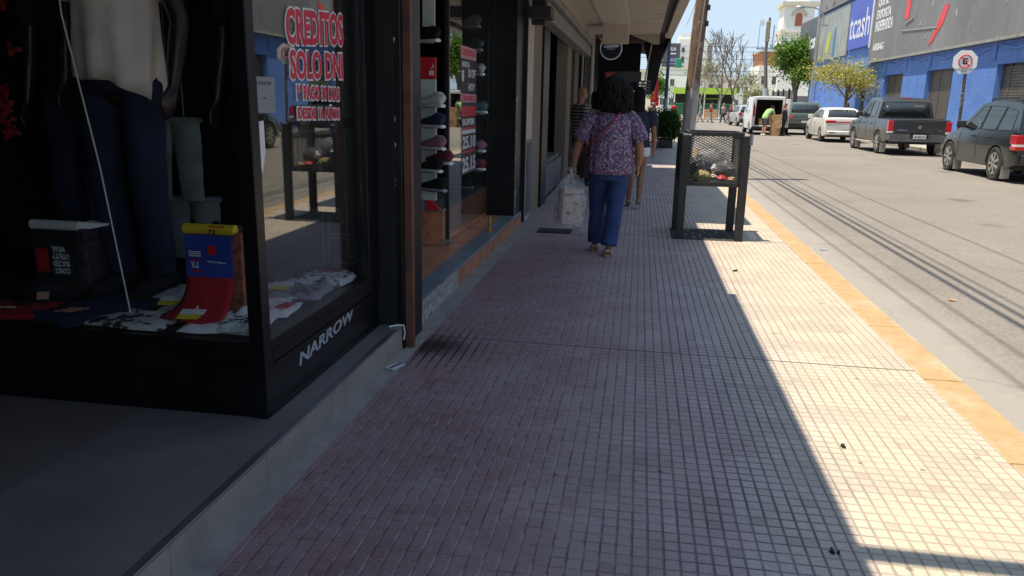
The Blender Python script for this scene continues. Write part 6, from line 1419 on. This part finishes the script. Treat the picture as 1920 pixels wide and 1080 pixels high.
b.build('torn_paper', 'poster_white', t)
MB().box(12.0, 12.08, 60.0, 60.2, 0, 11).build('post', 'metal_sheet', t)
# vendor board
t = thing('sandwich_board', 'pale orange slanted board on a stand behind the dark SUV', 'board', (10.9, 24.6, 0))
MB().prism([(10.7, 24.0, 1.22), (11.2, 24.0, 1.26), (11.5, 25.6, 1.62), (11.0, 25.6, 1.60)], (0, 0, .03)).build('board', M('pale_orange', (.66, .46, .2), .7, var=.3, vs=3), t)
MB().box(10.75, 10.8, 24.1, 24.15, 0, 1.22).box(11.2, 11.25, 24.1, 24.15, 0, 1.24).box(11.1, 11.15, 25.4, 25.45, 0, 1.58).box(11.4, 11.45, 25.5, 25.55, 0, 1.6).build('leg', 'brown_wood', t)
MB().box(11.0, 11.5, 25.4, 25.7, 1.66, 1.74).build('crate', 'brown_wood', t)
# no-parking sign
def octo(cx, y, cz, r, th): return MB().prism([(cx+r*math.cos(math.pi/8+k*math.pi/4), y, cz+r*math.sin(math.pi/8+k*math.pi/4)) for k in range(8)], (0, th, 0))
t = thing('no_parking_sign', 'white octagonal no parking sign with a struck through red ringed letter on a spotted pole', 'sign', (10.6, 28.6, 0))
octo(10.45, 28.48, 2.93, .40, .02).build('plate', M('sign_white', (.9, .9, .9), .4, var=.02), t)
b = MB(); b.tube([(10.45+.20*math.cos(2*math.pi*k/32), 28.475, 2.95+.20*math.sin(2*math.pi*k/32)) for k in range(33)], .018, 6, ref=(0, 1, 0)); b.tube([(10.31, 28.474, 3.09), (10.59, 28.474, 2.81)], .016, 6); b.build('ring', 'sign_red', t)
b = MB().text('E', (10.375, 28.4755, 2.855), (1, 0, 0), (0, 0, 1), .15, .19, .003, .03); b.box(10.12, 10.78, 28.474, 28.479, 2.69, 2.70); b.text('GRUA', (10.36, 28.476, 2.61), (1, 0, 0), (0, 0, 1), .18, .05, .003); b.build('lettering', 'ink', t)
MB().tube([(10.60, 28.55, 0), (10.52, 28.53, 2.6)], .05, 12).build('pole', M('spotted_pole', (.07, .06, .055), .7, var=.4, vs=9, dirt=(.5, .45, .4), ds=10), t, smooth=True)
MB().tube([(10.50, 28.53, 2.6), (10.49, 28.53, 3.25)], .03, 10).build('pole_top', 'steel', t)
# trees by the blue building
tree('street_tree', 'small spreading tree with thin yellow green leaves in front of the blue wall', (10.95, 45.4, 0), 2.1, 4.2, 2.4, 2.9, 120, 30, .085, 'leaf_yellow', 'bark', .10, 11, None, .75, 12, .35)
tree('street_tree', 'dense bright green tree standing past the end of the blue building', (11.55, 63.5, 0), 2.5, 6.7, 1.9, 1.8, 170, 46, .12, 'leaf_green', 'bark', .16, 5, None, .9, 8, .4)
b = MB().tube([(11.95, 58, 6.8), (11.9, 58, 7.4), (11.75, 58, 7.75), (11.2, 58, 7.95), (10.6, 58, 8.0)], .05, 8); b.box(12.0-.2, 12.15, 57.95, 58.05, 6.75, 6.85)
o = b.build('street_lamp', 'steel', smooth=True); tag(o, 'curved grey street lamp arm on top of the billboard wall', 'street lamp'); MB().ball((10.35, 58, 7.98), (.35, .12, .09)).build('lamp_head', 'steel', o, smooth=True)

# ================================================================ FAR BACKGROUND
M('far_white', (.80, .78, .72), .8, var=.08, vs=.4); M('far_cream', (.58, .53, .42), .8, var=.1, vs=.4); M('far_window', (.08, .09, .10), .3, var=.2); M('far_red', (.4, .13, .07), .7, var=.2)
def windows(t, xs, zs, y, w, h, mat='far_window', arch=False):
    for x in xs:
        for z in zs:
            if arch: MB().prism([(x-w/2, y-.04, z), (x+w/2, y-.04, z)]+[(x+w/2*math.cos(q), y-.04, z+h-w/2+w/2*math.sin(q)) for q in [math.pi*k/10 for k in range(11)]], (0, .1, 0)).build('window', mat, t)
            else: MB().box(x-w/2, x+w/2, y-.05, y+.05, z, z+h).build('window', mat, t)
# church tower
CT = thing('church_tower', 'white church bell tower with arched red shuttered window', 'church tower', (17, 97, 0))
b = MB().box(15.2, 18.6, 95, 98.6, 0, 6.3).box(15.15, 18.65, 95.02, 98.65, 6.3, 9.2); b.build('shaft', 'far_white', CT)
b = MB().box(15.0, 18.8, 94.8, 98.8, 9.2, 9.55).box(14.95, 18.85, 94.75, 98.85, 12.3, 12.75).box(15.1, 18.7, 94.95, 98.7, 6.15, 6.4); b.box(15.05, 15.5, 94.9, 98.7, 9.56, 9.8); b.box(18.3, 18.75, 94.9, 98.7, 9.56, 9.8); b.build('cornice', 'far_cream', CT)
MB().box(15.25, 18.5, 95.05, 98.5, 9.56, 12.3).build('belfry', 'far_white', CT)
MB().box(15.9, 17.9, 95.6, 97.9, 12.76, 16.2).prism([(15.7, 95.4, 16.2), (18.1, 95.4, 16.2), (16.9, 95.4, 17.6)], (0, 2.6, 0)).build('spire', 'far_white', CT)
b = MB()
for q in (0, 1): b.tube([(16.87+(.62+.2*q)*math.cos(a), 95.0, 11.2+(.62+.2*q)*math.sin(a)) for a in [math.pi*k/12 for k in range(13)]], .07, 6, ref=(0, 1, 0))
b.build('arch_moulding', 'far_cream', CT)
windows(CT, (16.87,), (10.15,), 95.03, .75, 1.45, 'far_red', True); windows(CT, (17.2,), (7.0,), 95.0, .9, 1.3, 'far_cream', True)
t = thing('house', 'low house with orange brick upper wall left of the church tower', 'house', (14.3, 100, 0))
MB().box(13.5, 15.9, 96, 104, 5.9, 7.4).build('upper_wall', M('orange_brick', (.50, .2, .1), .8, var=.25, vs=2), t); MB().box(13.2, 16.4, 95.9, 104, 0, 5.9).build('wall', 'far_white', t); MB().box(13.1, 16.5, 95.8, 104.1, 7.4, 7.55).build('roof', 'far_cream', t); windows(t, (13.8, 15.0), (3.8, ), 95.9, .5, .9)
# tower block
t = thing('apartment_block', 'tall pale apartment block seen behind the leaning pole', 'building', (8.8, 155, 0))
MB().box(6.15, 11.4, 150, 160, 0, 12.9).box(6.3, 8.6, 150.2, 159, 12.9, 13.8).build('wall', 'far_white', t); MB().box(11.4, 12.2, 150.5, 160, 0, 12.2).build('side_wall', M('brownish', (.3, .25, .22), .8), t); windows(t, (6.95,), (7.4, 9.0, 10.6, 5.6), 150, .5, .8); windows(t, (8.9, 10.2), (4.6, 6.4, 8.2, 10.0, 11.2), 150, .45, .8); MB().box(6.1, 11.5, 149.9, 150, 3.9, 4.1).build('ledge', 'far_cream', t)
t = thing('office_block', 'dark grey billboarded block left of the pale apartment block', 'building', (5, 142, 0))
MB().box(3.1, 6.0, 140, 150, 6.3, 11.4).build('wall', M('far_slate', (.085, .08, .1), .8, var=.2), t); MB().box(2.9, 6.05, 140.1, 150, 0, 6.3).build('lower_wall', 'far_white', t)
MB().text('ELLA', (4.2, 139.97, 10.2), (1, 0, 0), (0, 0, 1), 1.1, .55, .02, .03).box(4.2, 5.3, 139.95, 139.99, 9.6, 9.8).build('lettering', 'poster_white', t); MB().box(4.1, 5.9, 139.95, 139.99, 7.9, 9.0).build('poster', M('far_violet', (.2, .19, .36), .7), t); windows(t, (3.5, 4.3, 5.1), (6.8,), 140, .5, .5, 'poster_white')
rnd = random.Random(12)
HB = [(2.2, 6.6, 118, 6.3, 'far_white'), (6.7, 9.5, 120, 4.6, 'far_white'), (9.7, 13.0, 126, 5.6, 'far_cream'), (13.2, 17.0, 122, 5.0, 'far_white'), (17.2, 21.5, 128, 5.8, 'far_cream'), (-2, 2, 122, 6.0, 'far_cream')]
LB = ['white flat roofed building behind the green canopy', 'low white house behind the walking people', 'cream house behind the bare branches', 'white house behind the bare trees and pole', 'cream house just left of the church', 'pale building behind the red parasol']
for (x0, x1, y, h, m_), lab in zip(HB, LB):
    t = thing('house', lab, 'house', ((x0+x1)/2, y, 0)); MB().box(x0, x1, y, y+9, 0, h).build('wall', m_, t); MB().box(x0-.1, x1+.1, y-.1, y+9.1, h, h+.25).box(x0-.05, x1+.05, y-.12, y, h*.55, h*.55+.12).build('ledge', 'far_cream', t)
    windows(t, [x0+.7+k*1.3 for k in range(int((x1-x0-.6)/1.3))], (1.2, h*.62), y, .6, .95)
# green canopy / fence of the square
t = thing('green_canopy', 'long lime green shop canopy across the square', 'canopy', (8, 112, 0)); MB().box(4.2, 12.5, 110, 113, 2.75, 3.55).build('fascia', M('lime', (.32, .50, .05), .6, var=.1), t); MB().box(4.3, 4.45, 110.1, 110.2, 0, 2.75).box(8.3, 8.45, 110.1, 110.2, 0, 2.75).box(12.2, 12.35, 110.1, 110.2, 0, 2.75).build('post', 'poster_white', t); MB().box(4.3, 12.4, 112.8, 113, 0, 2.75).build('shopfront', 'shop_dark', t)
t = thing('green_fence', 'green metal fence around the square behind the walking people', 'fence', (8, 85, 0)); b = MB()
for k in range(130): b.box(2.5+k*.1, 2.54+k*.1, 85, 85.03, .0, 1.45)
b.build('bars', M('fence_green', (.04, .22, .10), .6), t); MB().box(2.5, 15.5, 84.98, 85.05, 1.4, 1.48).box(2.5, 15.5, 84.98, 85.05, .15, .22).build('rail', 'fence_green', t)
t = thing('market_stall', 'small stall with orange counter beyond the crossing', 'stall', (6.2, 84, 0)); MB().box(6.4, 7.7, 83.4, 84.2, 0, .9).build('counter', M('stall_orange', (.6, .35, .18), .7, var=.3), t); MB().box(6.2, 8.0, 83.2, 84.4, 1.9, 2.0).build('awning', 'leaf_green', t); MB().box(6.3, 6.35, 83.3, 83.35, 0, 1.9).box(7.85, 7.9, 83.3, 83.35, 0, 1.9).build('post', 'far_white', t)
t = thing('metal_fence', 'dark corrugated metal fence past the blue building', 'fence', (12.4, 70, 0)); b = MB()
for k in range(30): b.box(12.38+(k % 2)*.04, 12.42+(k % 2)*.04, 67.2+k*.4, 67.6+k*.4, 0, 2.7)
for k in range(22): b.box(12.5+k*.4, 12.9+k*.4, 82.8+(k % 2)*.04, 82.84+(k % 2)*.04, 0, 2.4)
b.build('panel', M('fence_grey', (.17, .165, .17), .6, var=.2), t); b = MB()
for k in range(5): b.box(12.25, 12.37, 67.5+k*2.8, 67.62+k*2.8, 0, 2.85)
b.build('post', 'black_metal', t)
# concrete pole with transformer arms
t = thing('utility_pole', 'grey concrete utility pole with insulators in front of the church', 'utility pole', (10.9, 75, 0)); MB().tube([(11.2, 75, -.1), (11.05, 75, 2.9)], .26, 12).build('base', M('pale_metal', (.42, .45, .45), .6), t, smooth=True)
MB().tube([(11.05, 75, 2.9), (10.75, 75, 6.2), (10.85, 75, 9.0)], [.17, .13, .10], 10).build('shaft', M('pole_brown', (.14, .115, .10), .9), t, smooth=True); b = MB().box(10.6, 10.95, 74.85, 75.15, 6.9, 8.7); b.build('transformer', M('transformer', (.3, .24, .16), .7, var=.3), t, bevel=.05); b = MB().box(9.9, 11.7, 74.95, 75.05, 6.3, 6.4)
for k in range(5): b.lathe((10.0+k*.4, 75, 6.4), [(.05, 0), (.07, .1), (.04, .2)], 8)
b.tube([(11.25, 75, 6.3), (11.3, 75, 8.4)], .05, 6); b.build('crossarm', 'steel', t); b = MB().tube([(10.5, 75, 8.5), (10.2, 75, 8.6)], .04, 6); b.box(10.0, 10.4, 74.8, 75.2, 8.35, 8.8); b.build('floodlight', 'white_plastic', t); MB().tube([(10.05, 75, 6.5), (10.05, 75, 8.4)], .03, 6).build('rod', 'steel', t)
# bare trees
def bare(lab, loc, H, seed, sp=1., leafy=0):
    rnd = random.Random(seed); t = thing('bare_tree', lab, 'tree', loc, 'nearly leafless trees of the square'); H *= 1.25; b = MB(); tips = []
    def grow(p, d, ln, r, dep):
        pts = [p]; 
        for k in range(3):
            d = (d+Vector((rnd.gauss(0, .13), rnd.gauss(0, .13), rnd.gauss(.03, .06)))).normalized(); p = p+d*ln/3; pts.append(p)
        b.tube(pts, [max(.03, r), max(.028, r*.88), max(.026, r*.78), max(.022, r*.66)], 6 if dep > 2 else 4, cap=dep < 1)
        if dep == 0: tips.append(p); return
        for k in range(3 if dep > 1 else 3):
            a = rnd.uniform(0, 6.283); s = rnd.uniform(.45, .95)*sp; nd = (d+Vector((math.cos(a)*s, math.sin(a)*s, rnd.uniform(.0, .45)))).normalized(); grow(p if k else pts[2], nd, ln*rnd.uniform(.62, .82), r*.58, dep-1)
    grow(Vector(loc), Vector((0, 0, 1)), H*.30, H*.013, 4); b.build('branches', 'bark_grey', t, smooth=True)
    if leafy:
        c = MB(); crown(c, rnd, [tuple(q) for q in rnd.sample(tips, min(leafy, len(tips)))], 9, .5, .11); c.build('leaves', 'leaf_pale', t)
bare('tall bare tree between the pole and the church with upright branches', (10.3, 88, 0), 9.6, 5, .8); bare('bare tree with drooping twigs right of the leaning pole', (8.6, 92, 0), 8.2, 18, .9, 30); bare('small bare tree with a few pale leaves near the green canopy', (7.0, 98, 0), 6.0, 15, 1.1, 80)
bare('spreading bare tree behind the parked silver car', (9.2, 100, 0), 6.8, 22, 1.3, 60); bare('low bare tree behind the white van roof', (11.3, 94, 0), 5.2, 31, 1.2, 70)
tree('street_tree', 'small leafy tree behind the lamp post at the far corner', (.9, 62, 0), 1.5, 4.3, 1.0, 1.0, 60, 30, .1, 'leaf_green', 'bark', .09, 44, None, .6)
tree('street_tree', 'low dark leafy tree at the foot of the concrete pole', (12.6, 92, 0), 1.2, 4.2, 1.3, 1.3, 60, 30, .12, 'leaf_pale', 'bark', .1, 45, None, .7)
# traffic signal and cross wires
t = thing('traffic_light', 'small green traffic light hanging from an arm over the corner', 'traffic light', (2.1, 61, 0)); MB().tube([(.95, 60.6, 0), (.95, 60.6, 5.4)], .07, 10).tube([(.95, 60.6, 4.35), (2.9, 60.6, 4.42)], .05, 8).build('post', 'black_metal', t); MB().box(2.3, 2.75, 60.5, 60.8, 4.0, 4.65).build('housing', M('signal_green', (.02, .30, .17), .5), t, bevel=.04)
for k, (z, s) in enumerate(((7.4, .4), (6.9, .3), (6.4, .5), (5.1, .35), (4.7, .4))):
    wire((-14, 83+k, z), (40, 84+k, z+.1), s, .02, 'thin cable crossing high over the far street', 'cables across the far street', 20)
